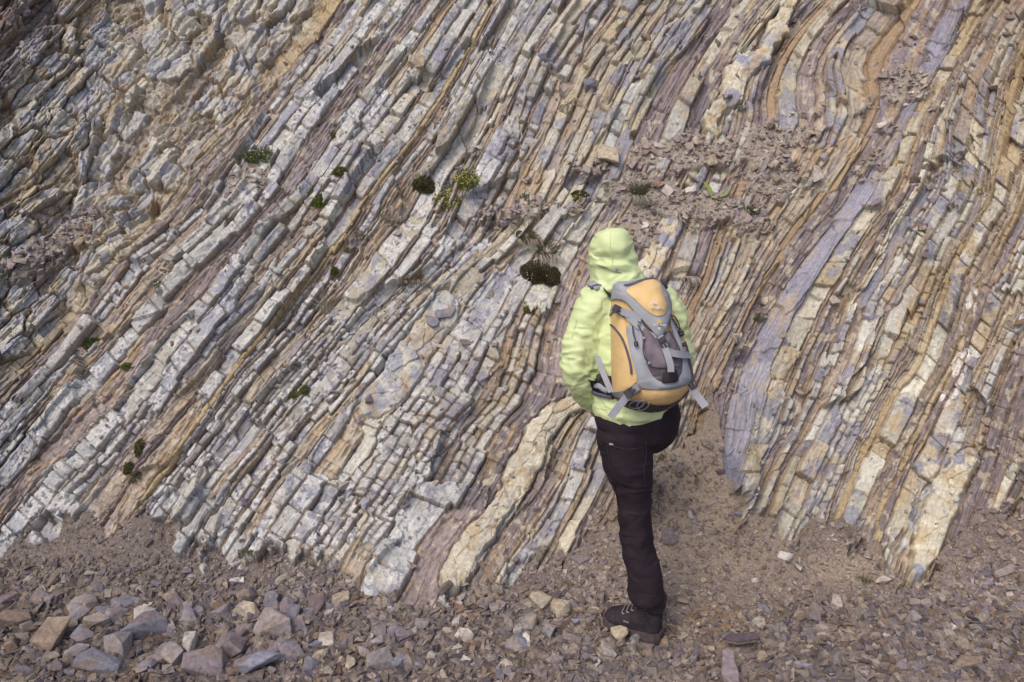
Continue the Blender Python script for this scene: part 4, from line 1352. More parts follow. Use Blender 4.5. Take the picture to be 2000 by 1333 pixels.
def limb(bm, pts, rad, seg=18, cap=True):
    """tube through pts with radii (a across, b in depth)"""
    rings = []
    # resample
    P, Rr = [], []
    for i in range(len(pts) - 1):
        for t in (0, .25, .5, .75):
            P.append(pts[i].lerp(pts[i + 1], t))
            Rr.append(tuple(np.array(rad[i]) * (1 - t) + np.array(rad[i + 1]) * t))
    P.append(pts[-1]); Rr.append(rad[-1])
    # light smoothing of the joints
    for _ in range(2):
        P = [P[0]] + [(P[i - 1] + P[i] * 2 + P[i + 1]) / 4 for i in range(1, len(P) - 1)] + [P[-1]]
    n = len(P)
    if cap:
        d0, d1 = (P[0] - P[1]).normalized(), (P[-1] - P[-2]).normalized()
        m0, m1 = min(Rr[0]) * .6, min(Rr[-1]) * .5
        P = [P[0] + d0 * m0] + P + [P[-1] + d1 * m1]
        Rr = [tuple(np.array(Rr[0]) * .55)] + Rr + [tuple(np.array(Rr[-1]) * .55)]
        n += 2
    for i in range(n):
        tan = (P[min(i + 1, n - 1)] - P[max(i - 1, 0)]).normalized()
        ax = Vector((1, 0, 0)) - tan * tan.x
        if ax.length < .25:
            ax = Vector((0, 0, 1)) - tan * tan.z
        ax.normalize()
        ay = tan.cross(ax)
        rings.append((P[i], ax * Rr[i][0], ay * Rr[i][1]))
    loft(bm, rings, seg)


def remeshed(bm, voxel, smooth=6):
    me = from_bm("tmp", bm)
    o = bpy.data.objects.new("tmp", me)
    COL.objects.link(o)
    m = o.modifiers.new("r", 'REMESH'); m.mode = 'VOXEL'; m.voxel_size = voxel
    s = o.modifiers.new("s", 'SMOOTH'); s.factor = .5; s.iterations = smooth
    out = evaluated(o)
    bpy.data.objects.remove(o)
    bpy.data.meshes.remove(me)
    return out


def mesh_arrays(me):
    n = len(me.vertices)
    co = np.empty(n * 3, np.float32); me.vertices.foreach_get("co", co)
    no = np.empty(n * 3, np.float32); me.vertices.foreach_get("normal", no)
    return co.reshape(-1, 3), no.reshape(-1, 3)


def set_co(me, co):
    me.vertices.foreach_set("co", np.ascontiguousarray(co, np.float32).ravel())
    me.update()
    me.shade_smooth()


def fold3(co, dirs, freq, seed):
    """sharp-crested fold pattern across direction dirs (n,3) or (3,)"""
    d = np.asarray(dirs, np.float32)
    a = (co * d).sum(1)
    b = co[:, 0] * .7 + co[:, 1] * .5 - co[:, 2] * .4
    w = fbm(co[:, 0] * 7 + seed, co[:, 2] * 7 + co[:, 1] * 5, seed, 3)
    v = vnoise(a * freq + w * 5.0, b * freq * .28 + seed, seed + 1)
    return 1 - np.abs(2 * v - 1) ** .7


def place(me, name, parent, mat):
    me.name = name
    me.materials.clear()
    me.materials.append(mat)
    o = bpy.data.objects.new(name, me)
    COL.objects.link(o)
    if parent is not None:
        o.parent = parent
        root = parent
        while root.parent is not None: root = root.parent
        o.matrix_parent_inverse = Matrix.Translation(-root.location) if parent is root else Matrix.Identity(4)
    return o


# cloth materials
def cloth_mat(name, col, rough, var, bump, spec=.3, thread=900.0, wrinkle=0.0, sheen=0.0):
    m = plain_mat(name, col, rough, var, 14.0, bump, thread, spec, sheen)
    if wrinkle:
        n, l = m.node_tree.nodes, m.node_tree.links
        b = n["Principled BSDF"]
        g = n.new("ShaderNodeNewGeometry")
        mp = n.new("ShaderNodeMapping"); mp.inputs["Scale"].default_value = (1, 1, 2.2); mp.inputs["Rotation"].default_value = (.3, .5, 0)
        l.new(g.outputs["Position"], mp.inputs[0])
        t = n.new("ShaderNodeTexNoise"); t.noise_type = "RIDGED_MULTIFRACTAL"; t.inputs["Scale"].default_value = 8; t.inputs["Detail"].default_value = 3; t.inputs["Distortion"].default_value = .9
        l.new(mp.outputs[0], t.inputs["Vector"])
        bp = n.new("ShaderNodeBump"); bp.inputs["Strength"].default_value = wrinkle; bp.inputs["Distance"].default_value = .02
        l.new(t.outputs[0], bp.inputs["Height"])
        old = b.inputs["Normal"].links
        if old: l.new(old[0].from_socket, bp.inputs["Normal"])
        l.new(bp.outputs[0], b.inputs["Normal"])
    return m


M_SKIN = plain_mat("skin", (.45, .28, .2), .55, .08)
M_JACKET = cloth_mat("lime_shell_fabric", (.63, .745, .40), .5, .05, .06, .35, 700, .95)
M_TROUSER = cloth_mat("dark_trouser_fabric", (.027, .020, .028), .85, .2, .25, .15, 700, .5)
M_BLACK = plain_mat("black_webbing", (.030, .024, .030), .6, .2, 200, .2)
M_BOOT = plain_mat("black_nubuck", (.027, .021, .028), .72, .35, 60, .4, 220)
M_SOLE = plain_mat("dusty_rubber", (.078, .062, .063), .85, .4, 70, .4, 140)
M_LACE = plain_mat("grey_lace", (.20, .185, .20), .7, .2)
M_METAL = plain_mat("lace_hook_metal", (.16, .16, .17), .5, .1)
M_METAL.node_tree.nodes["Principled BSDF"].inputs["Metallic"].default_value = .9

# body: one continuous figure (mostly hidden by the clothes)
hd = (headc - neck).normalized()
fwd = Vector((-.12, .95, -.05)).normalized()
bm = bmesh.new()
limb(bm, [pelvis, waist, chest, neck - Vector((0, 0, .03))], [(.13, .09), (.12, .085), (.145, .09), (.06, .055)])
limb(bm, [neck, headc - hd * .05, headc, headc + hd * .05], [(.05, .05), (.062, .075), (.07, .088), (.058, .07)])
nose = headc + fwd * .095 - hd * .03
limb(bm, [headc + fwd * .07 + hd * .0, nose], [(.01, .012), (.012, .012)], 8)
limb(bm, [headc + fwd * .055 - hd * .075, headc + fwd * .075 - hd * .078], [(.03, .02), (.02, .015)], 8)
for s in (-1, 1):
    limb(bm, [headc + Vector((s * .068, .0, -.01)), headc + Vector((s * .078, -.012, .012))], [(.008, .018), (.006, .02)], 8)
limb(bm, [chest + Vector((-.1, 0, .06)), shL, elL, wrL], [(.05, .05), (.045, .045), (.035, .035), (.024, .024)])
limb(bm, [chest + Vector((.1, 0, .06)), shR, elR, wrR], [(.05, .05), (.045, .045), (.035, .035), (.024, .024)])
limb(bm, [hipL, kneeL, ankleL], [(.075, .08), (.048, .05), (.035, .038)])
limb(bm, [hipR, kneeR, ankleR], [(.075, .08), (.048, .05), (.035, .038)])


def hand(bm, wr, d, side):
    up_ = d.cross(side).normalized()
    palm = wr + d * .055
    limb(bm, [wr, wr + d * .03, palm, wr + d * .085], [(.022, .016), (.034, .016), (.038, .015), (.036, .013)], 10)
    for k, (off, L) in enumerate([(-.030, .070), (-.010, .080), (.010, .075), (.029, .058)]):
        a = wr + d * .08 + side * off
        b = a + d * (L * .45) - up_ * .006
        c = b + d * (L * .32) - up_ * .022
        e_ = c + d * (L * .18) - up_ * .026
        limb(bm, [a, b, c, e_], [(.0095, .009), (.009, .0085), (.008, .008), (.0068, .0065)], 8)
    a = wr + d * .03 - side * .03
    limb(bm, [a, a + d * .03 - side * .022 - up_ * .01, a + d * .058 - side * .026 - up_ * .02], [(.012, .011), (.0105, .010), (.008, .008)], 8)


hand(bm, wrL + (wrL - elL).normalized() * .01, (wrL - elL).normalized(), Vector((.7, -.7, 0)).normalized())
hand(bm, wrR, (wrR - elR).normalized(), Vector((0, 0, 1)))
body = place(remeshed(bm, .006, 3), "body", person, M_SKIN)
body.data.shade_smooth()

# jacket
bm = bmesh.new()
hem = J(1240, 806, 0.065)
limb(bm, [hem, waist, chest, chest.lerp(neck, .55), neck], [(.152, .118), (.150, .112), (.168, .118), (.135, .098), (.072, .075)], 26)
limb(bm, [J(1196, 572, .15), shL.lerp(J(1180, 574, .14), .4), shL], [(.05, .06), (.062, .066), (.06, .066)])
limb(bm, [J(1240, 572, .15), shR.lerp(J(1270, 574, .14), .4), shR], [(.05, .06), (.062, .066), (.06, .066)])
limb(bm, [chest.lerp(neck, .45) + Vector((-.06, 0, 0)), shL, shL.lerp(elL, .5) + Vector((-.008, 0, 0)), elL, elL.lerp(wrL, .5), wrL], [(.07, .075), (.068, .072), (.067, .068), (.066, .066), (.060, .060), (.040, .042)])
limb(bm, [chest.lerp(neck, .45) + Vector((.06, 0, 0)), shR, shR.lerp(elR, .5) + Vector((.006, 0, 0)), elR, elR.lerp(wrR, .5), wrR], [(.07, .075), (.064, .07), (.062, .064), (.058, .060), (.052, .052), (.040, .042)])
me = remeshed(bm, .0065, 6)
co, no = mesh_arrays(me)


def near(co, p, r):
    return np.exp(-((co - np.array(p)) ** 2).sum(1) / (r * r))


def seg_near(co, a, b, r):
    a, b = np.array(a), np.array(b)
    t = np.clip(((co - a) @ (b - a)) / ((b - a) @ (b - a)), 0, 1)
    return np.exp(-((co - a - t[:, None] * (b - a)) ** 2).sum(1) / (r * r))


d1 = fold3(co, (.55, .2, .85), 15, 3)
d2 = fold3(co, (-.75, .2, .65), 17, 8)
big_ = fbm(co[:, 0] * 9, co[:, 2] * 6 + co[:, 1] * 6, 31, 2) - .5
wr_ = d1 * .0075 * (.35 + near(co, elL, .16) * 1.3 + near(co, wrL, .12) * 1.2 + near(co, hem, .2) * .5 + near(co, elR, .15)) + d2 * .006 * (.5 + near(co, shL + Vector((.06, 0, -.08)), .15))
# deep crease inside the left elbow and below the shoulder
for a_, b_, r_, dep in [((1168, 640), (1150, 720), .012, .012), ((1150, 735), (1178, 748), .010, .010), ((1140, 760), (1172, 735), .009, .008), ((1120, 742), (1160, 772), .009, .008), ((1188, 600), (1166, 668), .011, .007)]:
    wr_ -= dep * seg_near(co, J(a_[0], a_[1], .02), J(b_[0], b_[1], .02), .05) * seg_near(co[:, [0, 2]] if False else co, J(a_[0], a_[1], .0), J(b_[0], b_[1], .0), r_ * 4)
d3 = fold3(co, (.3, .1, .95), 34, 43)
d4 = fold3(co, (.9, .2, -.4), 30, 47)
wr_ += (d3 * .006 + d4 * .0055) * sstep(.45, .6, fbm(co[:, 0] * 10, co[:, 2] * 10, 53, 2) + .25 * near(co, elL, .12) + .2 * near(co, wrL, .1))
set_co(me, co + no * (wr_ + big_ * .014)[:, None])
jacket = place(me, "jacket", person, M_JACKET)
# hem band and cuff
bm = bmesh.new()
limb(bm, [elL.lerp(wrL, .90), wrL + (wrL - elL).normalized() * .028], [(.044, .046), (.038, .040)], 20)
place(remeshed(bm, .005, 2), "cuff", jacket, M_BLACK).data.shade_smooth()

# hood
top = J(1193, 452, .17)
bm = bmesh.new()
hrings = [(J(1208, 566, .15), .100, .085), (J(1207, 552, .155), .098, .088), (J(1203, 538, .165), .090, .092), (J(1197, 520, .175), .0845, .100), (J(1194, 500, .18), .0835, .106), (J(1192.5, 484, .18), .082, .106), (J(1192.5, 470, .18), .078, .100), (J(1193, 458, .18), .066, .082), (J(1193, 449, .18), .042, .05)]
loft(bm, [(c, Vector((a, 0, .10 * a)), Vector((0, b, -.25 * b))) for c, a, b in hrings], 28)
me = remeshed(bm, .0065, 5)
co, no = mesh_arrays(me)
upb = sstep(.06, -.06, (co @ np.array(hd)) - float(headc.dot(hd)))     # folds gather below the crown
w_ = fold3(co, (.25, .1, .95), 26, 13) * .012 * (.15 + 1.1 * upb) + fold3(co, (.8, .1, .55), 22, 17) * .009 * (.25 + .8 * upb) + (fbm(co[:, 0] * 12, co[:, 2] * 12, 3, 2) - .5) * .008
# puffed pleat at the back of the crown, cinched band below it
w_ += .018 * seg_near(co, J(1183, 476, .07), J(1212, 484, .07), .035) - .010 * seg_near(co, J(1160, 508, .08), J(1232, 500, .08), .016) + .008 * seg_near(co, J(1168, 523, .07), J(1220, 520, .07), .016) - .007 * seg_near(co, J(1165, 535, .07), J(1235, 530, .07), .012)
set_co(me, co + no * w_[:, None])
hood = place(me, "hood", jacket, M_JACKET)


def tube(name, pts, r, parent, mat, seg=8, res=6):
    P = []
    for i in range(len(pts) - 1):
        p0, p1, p2, p3 = pts[max(i - 1, 0)], pts[i], pts[i + 1], pts[min(i + 2, len(pts) - 1)]
        for k in range(res):
            t = k / res
            P.append(.5 * ((2 * p1) + (p2 - p0) * t + (2 * p0 - 5 * p1 + 4 * p2 - p3) * t * t + (3 * p1 - p0 - 3 * p2 + p3) * t ** 3))
    P.append(pts[-1])
    bm = bmesh.new()
    rings = []
    for i, p in enumerate(P):
        tan = (P[min(i + 1, len(P) - 1)] - P[max(i - 1, 0)]).normalized()
        ax = tan.cross(Vector((.2, -1, .3))).normalized()
        rings.append((p, ax * r, tan.cross(ax) * r))
    loft(bm, rings, seg)
    bmesh.ops.recalc_face_normals(bm, faces=bm.faces)
    return place(from_bm(name, bm, True), name, parent, mat)


def box(name, c, ex, ey, ez, parent, mat, bev=.002):
    bm = bmesh.new()
    bmesh.ops.create_cube(bm, size=1)
    M = Matrix((ex, ey, ez)).transposed()
    for v in bm.verts: v.co = c + M @ v.co
    bmesh.ops.recalc_face_normals(bm, faces=bm.faces)
    bmesh.ops.bevel(bm, geom=bm.edges[:], offset=bev, segments=2, affect='EDGES')
    return place(from_bm(name, bm), name, parent, mat)


M_TAPE = plain_mat("grey_tape", (.36, .38, .40), .6, .1)


def on_back(me_obj, px, py, off=.002):
    """point on a built garment seen at photo pixel (ray cast against it)"""
    dx, dy, dz = ray(px, py)
    o_, d_ = Vector((0, 0, CAM_H)), Vector((float(dx), float(dy), float(dz))).normalized()
    from mathutils.bvhtree import BVHTree
    key = me_obj.name
    if key not in on_back.cache:
        m = me_obj.data
        on_back.cache[key] = BVHTree.FromPolygons([v.co.copy() for v in m.vertices], [tuple(p.vertices) for p in m.polygons])
    hit = on_back.cache[key].ray_cast(o_, d_)
    if hit[0] is None: return None, None
    return hit[0] + hit[1] * off, hit[1]


on_back.cache = {}
for pts, nm in [([(1196, 527), (1206, 529), (1213, 533)], "hood_tab"), ([(1203, 524), (1205, 532)], "hood_tab")]:
    q = [on_back(hood, *p, .003)[0] for p in pts]
    if all(x is not None for x in q): tube(nm, q, .0028, hood, M_TAPE)
q = [on_back(hood, x, y, .0015)[0] for x, y in [(1192, 452), (1191, 466), (1192, 482), (1194, 500), (1197, 518)]]
if all(x is not None for x in q): tube("seam", q, .0013, hood, M_JACKET)

for pts in [[(1146, 566), (1156, 600), (1164, 640), (1167, 690), (1166, 730)], [(1128, 618), (1118, 660), (1110, 705), (1116, 745), (1134, 775)]]:
    q = [on_back(jacket, x, y, .0008)[0] for x, y in pts]
    q = [x for x in q if x is not None]
    if len(q) > 2: tube("seam", q, .0012, jacket, M_JACKET)
q = [on_back(jacket, x, y, .001)[0] for x, y in [(1168, 797), (1185, 800), (1205, 803), (1228, 805), (1250, 806)]]
q = [x for x in q if x is not None]
if len(q) > 2: tube("hem_seam", q, .0016, jacket, M_JACKET)

# trousers
bm = bmesh.new()
wst = J(1243, 780, .075)
limb(bm, [wst, pelvis, hipL.lerp(hipR, .5) - Vector((0, 0, .03))], [(.144, .105), (.158, .122), (.135, .112)], 26)
limb(bm, [hipL + Vector((.012, 0, .0)), J(1225, 905, .055), J(1238, 965, .055), J(1238, 1015, .05), J(1246, 1080, .04), J(1258, 1120, .02), J(1261, 1146, .012), J(1261, 1164, .01)], [(.104, .112), (.090, .098), (.066, .080), (.058, .070), (.058, .070), (.062, .072), (.062, .072), (.064, .076)])
limb(bm, [hipR, hipR.lerp(kneeR, .5), kneeR, kneeR.lerp(ankleR, .55), ankleR], [(.105, .115), (.088, .095), (.070, .075), (.060, .066), (.058, .066)])
me = remeshed(bm, .0075, 6)
co, no = mesh_arrays(me)
w_ = fold3(co, (.35, .1, .9), 13, 23) * .008 * (.25 + near(co, kneeL, .22) * .9 + near(co, ankleL, .16) * 1.0 + near(co, hipL, .15) * .6) + fold3(co, (.9, .2, .35), 9, 27) * .008 + (fbm(co[:, 0] * 8, co[:, 2] * 5, 29, 2) - .5) * .02
set_co(me, co + no * w_[:, None])
# open hem: cut the leg off square above the boot
hp = J(1261, 1172, .01)
ha = (J(1262, 1190, .01) - J(1258, 1130, .02)).normalized()
bm = bmesh.new(); bm.from_mesh(me)
near_ = [f for f in bm.faces if (f.calc_center_median() - hp).length < .2]
geo = list({v for f in near_ for v in f.verts}) + list({e_ for f in near_ for e_ in f.edges}) + near_
cut = bmesh.ops.bisect_plane(bm, geom=geo, plane_co=hp, plane_no=ha, clear_outer=False)
bmesh.ops.delete(bm, geom=[v for v in bm.verts if (v.co - hp).length < .2 and (v.co - hp).dot(ha) > 1e-5], context='VERTS')
rim = [e_ for e_ in bm.edges if e_.is_boundary]
r = bmesh.ops.extrude_edge_only(bm, edges=rim)
for v in [g for g in r["geom"] if isinstance(g, bmesh.types.BMVert)]:
    v.co += (hp - v.co) * .14 - ha * .02
bm.to_mesh(me); bm.free()
me.shade_smooth()
me.set_sharp_from_angle(angle=math.radians(70))
trousers = place(me, "trousers", person, M_TROUSER)
M_SEAM = plain_mat("trouser_seam", (.036, .024, .030), .9, .1)
for pts in [[(1186, 868), (1192, 905), (1200, 945), (1208, 990), (1214, 1030)], [(1262, 862), (1262, 890), (1258, 925), (1262, 955)], [(1182, 862), (1205, 874), (1236, 878), (1258, 872)]]:
    q = [on_back(trousers, x, y, .0008)[0] for x, y in pts]
    q = [x for x in q if x is not None]
    if len(q) > 2: tube("seam", q, .0022, trousers, M_SEAM)
q = on_back(trousers, 1196, 868, .002)
if q[0] is not None: box("pocket_tab", q[0], Vector((.022, 0, -.004)), q[1] * .003, Vector((.001, 0, .008)), trousers, M_TAPE, .001)


# boots
def make_boot(hl, tl, nm_up):
    """heel and toe ground points"""
    ex = (tl - hl)
    L = ex.length
    ex.normalize()
    ez = (nm_up - ex * nm_up.dot(ex)).normalized()
    ey = ez.cross(ex)
    Pt = lambda x, y, z: hl + ex * (x * L) + ey * y + ez * z
    prof = [  # x, half width, sole height, upper height
        (0.02, .026, .026, .135), (.06, .038, .026, .160), (.14, .044, .026, .180), (.26, .045, .025, .182), (.36, .045, .022, .160), (.48, .048, .020, .126), (.60, .054, .020, .104), (.72, .058, .021, .090), (.84, .055, .023, .078), (.93, .043, .027, .068), (.985, .024, .031, .054)]
    bm = bmesh.new()
    prev = None
    for x, w, s0, h in prof:
        ring = []
        for k in range(16):
            a = math.pi * k / 15
            y = math.cos(a) * w * (1 - .25 * math.sin(a) ** 2)
            z = s0 + .008 + (h - s0 - .008) * math.sin(a) ** .75
            ring.append(bm.verts.new(Pt(x, y, z)))
        if prev:
            for k in range(15): bm.faces.new((prev[k], prev[k + 1], ring[k + 1], ring[k]))
            bm.faces.new((prev[15], prev[0], ring[0], ring[15]))
        else: bm.faces.new(ring)
        prev = ring
    bm.faces.new(list(reversed(prev)))
    bmesh.ops.recalc_face_normals(bm, faces=bm.faces)
    me = remeshed(bm, .004, 3)
    co, no = mesh_arrays(me)
    set_co(me, co + no * ((fbm(co[:, 0] * 30, co[:, 2] * 30 + co[:, 1] * 30, 5, 3) - .5) * .006)[:, None])
    bt_ = place(me, "boot", person, M_BOOT)
    # sole with lugs and a rand
    bm = bmesh.new()
    prev = None
    for x, w, s0, h in [(-.015, .02, .02, 0)] + prof + [(1.01, .012, .028, 0)]:
        w2 = w + .009
        lift = .012 * max(0, x - .75) / .25
        lug = .006 if int((x + .02) * 14) % 2 else 0
        ring = [bm.verts.new(Pt(x, y, z)) for y, z in ((-w2, lift + lug - .008), (w2, lift + lug - .008), (w2 + .002, s0 * .6), (w2, s0 + .012), (-w2, s0 + .012), (-w2 - .002, s0 * .6))]
        if prev:
            for k in range(6): bm.faces.new((prev[k], prev[(k + 1) % 6], ring[(k + 1) % 6], ring[k]))
        else: bm.faces.new(ring)
        prev = ring
    bm.faces.new(list(reversed(prev)))
    bmesh.ops.recalc_face_normals(bm, faces=bm.faces)
    bmesh.ops.bevel(bm, geom=[e_ for e_ in bm.edges if e_.is_manifold and e_.calc_face_angle(0) > .6], offset=.0025, segments=2, affect='EDGES')
    place(from_bm("sole", bm), "sole", bt_, M_SOLE)
    bm = bmesh.new()
    limb(bm, [Pt(.17, 0, .14), Pt(.16, 0, .195)], [(.047, .055), (.049, .057)], 20)
    place(remeshed(bm, .005, 3), "ankle_collar", bt_, M_BOOT).data.shade_smooth()
    for i in range(5):
        x = .34 + i * .075
        zt = np.interp(x, [p[0] for p in prof], [p[3] for p in prof])
        w = np.interp(x, [p[0] for p in prof], [p[1] for p in prof])
        tube("lace", [Pt(x, -w * .62, zt - .013), Pt(x + .01, -w * .25, zt + .002), Pt(x + .02, w * .25, zt + .001), Pt(x + .03, w * .62, zt - .014)], .0022, bt_, M_LACE, 6, 4)
        for s in (-1, 1):
            box("lace_hook", Pt(x, s * w * .66, zt - .014), ex * .009, (ey * s + ez).normalized() * .006, (ez - ey * s).normalized() * .005, bt_, M_METAL, .001)
    tube("lace", [Pt(.36, -.01, .170), Pt(.38, -.04, .155), Pt(.42, -.054, .125), Pt(.40, -.056, .10)], .0022, bt_, M_LACE, 6, 5)
    box("side_badge", Pt(.56, -.051 if ey.y > 0 else .051, .062), ex * .024, ey * .003, ez * .008, bt_, M_LACE, .001)
    return bt_


make_boot(heel + Vector((0, 0, .014)), toe + Vector((0, 0, .016)), Vector((0, 0, 1)))
hR = footR + Vector((0.01, -.16, .03))
tR = footR + Vector((-.03, .10, .09))
make_boot(hR, tR, Vector((0, -.3, 1)).normalized())

# ------------------------------------------------------------------ backpack
PO = J(1268, 690, -.085)                     # middle of the pack's front
pn = Vector((-.13, -.93, .30)).normalized()  # outward
pk = empty("backpack", PO.copy())
tag(pk, "yellow and grey hiking backpack with dangling straps, worn by the hiker", "backpack")
pe = Vector((1, 0, 0)); pe = (pe - pn * pe.dot(pn)).normalized()
pz = pn.cross(pe)
if pz.z < 0: pz = -pz


def zpt(zx, zy):
    """enlarged-photo coordinates of the pack -> 2D coordinates on the pack's middle plane"""
    px, py = 1050 + zx * .33003, 420 + zy * .33003
    dx, dy, dz = ray(px, py)
    d = Vector((float(dx), float(dy), float(dz)))
    o_ = Vector((0, 0, CAM_H))
    t = (PO - o_).dot(pn) / d.dot(pn)
    q = o_ + d * t - PO
    return np.array([q.dot(pe), q.dot(pz)])


OUT = [(432, 400), (470, 372), (600, 362), (690, 352), (752, 388), (796, 470), (812, 560), (850, 660), (898, 755), (925, 880), (935, 975), (905, 1045), (860, 1100), (790, 1150), (700, 1172), (600, 1166), (520, 1140), (470, 1098), (440, 1060), (432, 900), (428, 700), (428, 500)]
OUT2 = np.array([zpt(*p) for p in OUT])


def poly_dist(P, poly):
    """signed distance, positive inside"""
    P = np.atleast_2d(P)
    A, B = poly, np.roll(poly, -1, 0)
    best = np.full(len(P), 1e9)
    inside = np.zeros(len(P), bool)
    for a, b in zip(A, B):
        ab = b - a
        t = np.clip(((P - a) @ ab) / (ab @ ab + 1e-12), 0, 1)
        best = np.minimum(best, np.linalg.norm(P - a - t[:, None] * ab, axis=1))
        c = ((a[1] > P[:, 1]) != (b[1] > P[:, 1]))
        xi = (b[0] - a[0]) * (P[:, 1] - a[1]) / (b[1] - a[1] + 1e-12) + a[0]
        inside ^= c & (P[:, 0] < xi)
    return np.where(inside, best, -best)


def bulge(P):
    d = np.clip(poly_dist(P, OUT2), 0, None)
    t = np.clip(d / .085, 0, 1)
    b = -.105 + .155 * np.sqrt(np.clip(1 - (1 - t) ** 2, 0, 1))
    z = np.atleast_2d(P)[:, 1]
    return b + .022 * np.exp(-((z + .05) / .10) ** 2) * t - .03 * sstep(.13, .28, z)


def lift(P2, off=0.0):
    P2 = np.atleast_2d(P2)
    h = bulge(P2) + off
    return [PO + pe * float(p[0]) + pz * float(p[1]) + pn * float(q) for p, q in zip(P2, np.broadcast_to(h, (len(P2),)))]


def spline2(pts, closed=True, res=6):
    pts = [np.array(p, float) for p in pts]
    n = len(pts)
    out = []
    for i in range(n if closed else n - 1):
        g = (lambda k: pts[k % n]) if closed else (lambda k: pts[min(max(k, 0), n - 1)])
        p0, p1, p2, p3 = g(i - 1), g(i), g(i + 1), g(i + 2)
        for k in range(res):
            t = k / res
            out.append(.5 * (2 * p1 + (p2 - p0) * t + (2 * p0 - 5 * p1 + 4 * p2 - p3) * t * t + (3 * p1 - p0 - 3 * p2 + p3) * t ** 3))
    if not closed: out.append(pts[-1])
    return out


M_PY = cloth_mat("yellow_pack_fabric", (.70, .495, .235), .72, .10, .22, .25, 800, .22)
M_PG = cloth_mat("grey_pack_fabric", (.33, .355, .40), .75, .12, .25, .25, 800, .18)
M_PD = cloth_mat("dark_grey_pack_fabric", (.085, .075, .095), .8, .2, .25, .2, 800, .2)
M_MESH = cloth_mat("stretch_mesh", (.17, .145, .175), .8, .30, .5, .2, 420, .7)
M_STRAP = cloth_mat("grey_webbing", (.30, .315, .37), .7, .1, .4, .25, 500)
M_PIPE = plain_mat("dark_purple_piping", (.10, .09, .14), .7, .2)
M_INKY = plain_mat("yellow_print", (.70, .46, .10), .7, .05)
M_INKW = plain_mat("pale_print", (.62, .62, .60), .7, .05)
M_BUCK = plain_mat("black_buckle_plastic", (.030, .026, .034), .35, .1, 60, 0, 100, .5)


def patch(name, pts, off, mat, puff=.0, thick=.006, parent=None, h=.009, smooth_outline=True, crease=0.0, seed=0):
    """panel cut to an outline, laid on the pack's bulge, with its own thickness"""
    P2 = [zpt(*p) for p in (spline2(pts, True, 5) if smooth_outline else pts)]
    poly = np.array(P2)
    bm = bmesh.new()
    vs = [bm.verts.new((p[0], p[1], 0)) for p in P2]
    f = bm.faces.new(vs)
    f.normal_update()
    if f.normal.z < 0: f.normal_flip()
    bmesh.ops.triangulate(bm, faces=bm.faces)
    for _ in range(9):
        long = [e_ for e_ in bm.edges if e_.calc_length() > h * 1.5]
        if not long: break
        bmesh.ops.subdivide_edges(bm, edges=long, cuts=1)
        bmesh.ops.triangulate(bm, faces=bm.faces)
        bmesh.ops.beautify_fill(bm, faces=bm.faces, edges=bm.edges)
    for _ in range(2):
        bmesh.ops.smooth_vert(bm, verts=[v for v in bm.verts if not v.is_boundary], factor=.5, use_axis_x=True, use_axis_y=True)
    bm.verts.ensure_lookup_table()
    Q = np.array([(v.co.x, v.co.y) for v in bm.verts])
    d = np.clip(poly_dist(Q, poly), 0, None)
    o_ = off + puff * (1 - np.exp(-d / .016))
    if crease: o_ = o_ + crease * (fbm(Q[:, 0] * 22 + seed, Q[:, 1] * 14 + Q[:, 0] * 9, seed, 3) - .5) * np.clip(d / .012, 0, 1)
    for v, w in zip(bm.verts, lift(Q, o_)): v.co = w
    r = bmesh.ops.extrude_face_region(bm, geom=bm.faces[:])
    top_faces = [g for g in r["geom"] if isinstance(g, bmesh.types.BMFace)]
    tv = {v for f_ in top_faces for v in f_.verts}
    for v in bm.verts:
        if v not in tv: v.co -= pn * thick
    bmesh.ops.recalc_face_normals(bm, faces=bm.faces)
    me = from_bm(name, bm, True)
    me.set_sharp_from_angle(angle=math.radians(50))
    return place(me, name, parent or pk, mat)


# pack body (yellow): front bulge closed towards the wearer's back
Pg = []
bm = bmesh.new()
lv = [1.0, .985, .95, .89, .80, .68, .54, .38, .20]
cen = OUT2.mean(0)
outl = np.array(spline2([tuple(p) for p in OUT2], True, 4))
rings = []
back = [bm.verts.new(PO + pe * float(p[0] * .94 + cen[0] * .06) + pz * float(p[1] * .97 + cen[1] * .03) - pn * .16) for p in outl]
rings.append(back)
for s in lv:
    q = cen + (outl - cen) * s
    rings.append([bm.verts.new(w) for w in lift(q)])
n = len(outl)
for a, b in zip(rings[:-1], rings[1:]):
    for k in range(n): bm.faces.new((a[k], a[(k + 1) % n], b[(k + 1) % n], b[k]))
cv = bm.verts.new(lift(cen)[0])
for k in range(n): bm.faces.new((rings[-1][k], rings[-1][(k + 1) % n], cv))
bm.faces.new(list(reversed(back)))
bmesh.ops.recalc_face_normals(bm, faces=bm.faces)
main = place(from_bm("main_compartment", bm, True), "main_compartment", pk, M_PY)
# dark base, lower yellow band, side panel
patch("base_panel", [(425, 1052), (470, 1085), (540, 1100), (640, 1118), (760, 1128), (850, 1090), (905, 1030), (928, 1000), (905, 1052), (860, 1104), (790, 1152), (700, 1174), (600, 1168), (520, 1142), (470, 1100)], .004, M_PD, .004, .01)
patch("side_pocket", [(434, 520), (450, 560), (500, 600), (522, 660), (540, 760), (566, 860), (590, 950), (585, 985), (560, 1010), (520, 1040), (450, 1052), (440, 960), (432, 800), (430, 640)], .003, M_PY, .008, .006, crease=.012, seed=3)
patch("lower_band", [(600, 1040), (690, 1038), (800, 1032), (880, 1010), (912, 992), (905, 1030), (850, 1080), (780, 1118), (700, 1126), (610, 1108), (520, 1098), (480, 1080), (520, 1062)], .006, M_PY, .007, .006, crease=.012, seed=9)
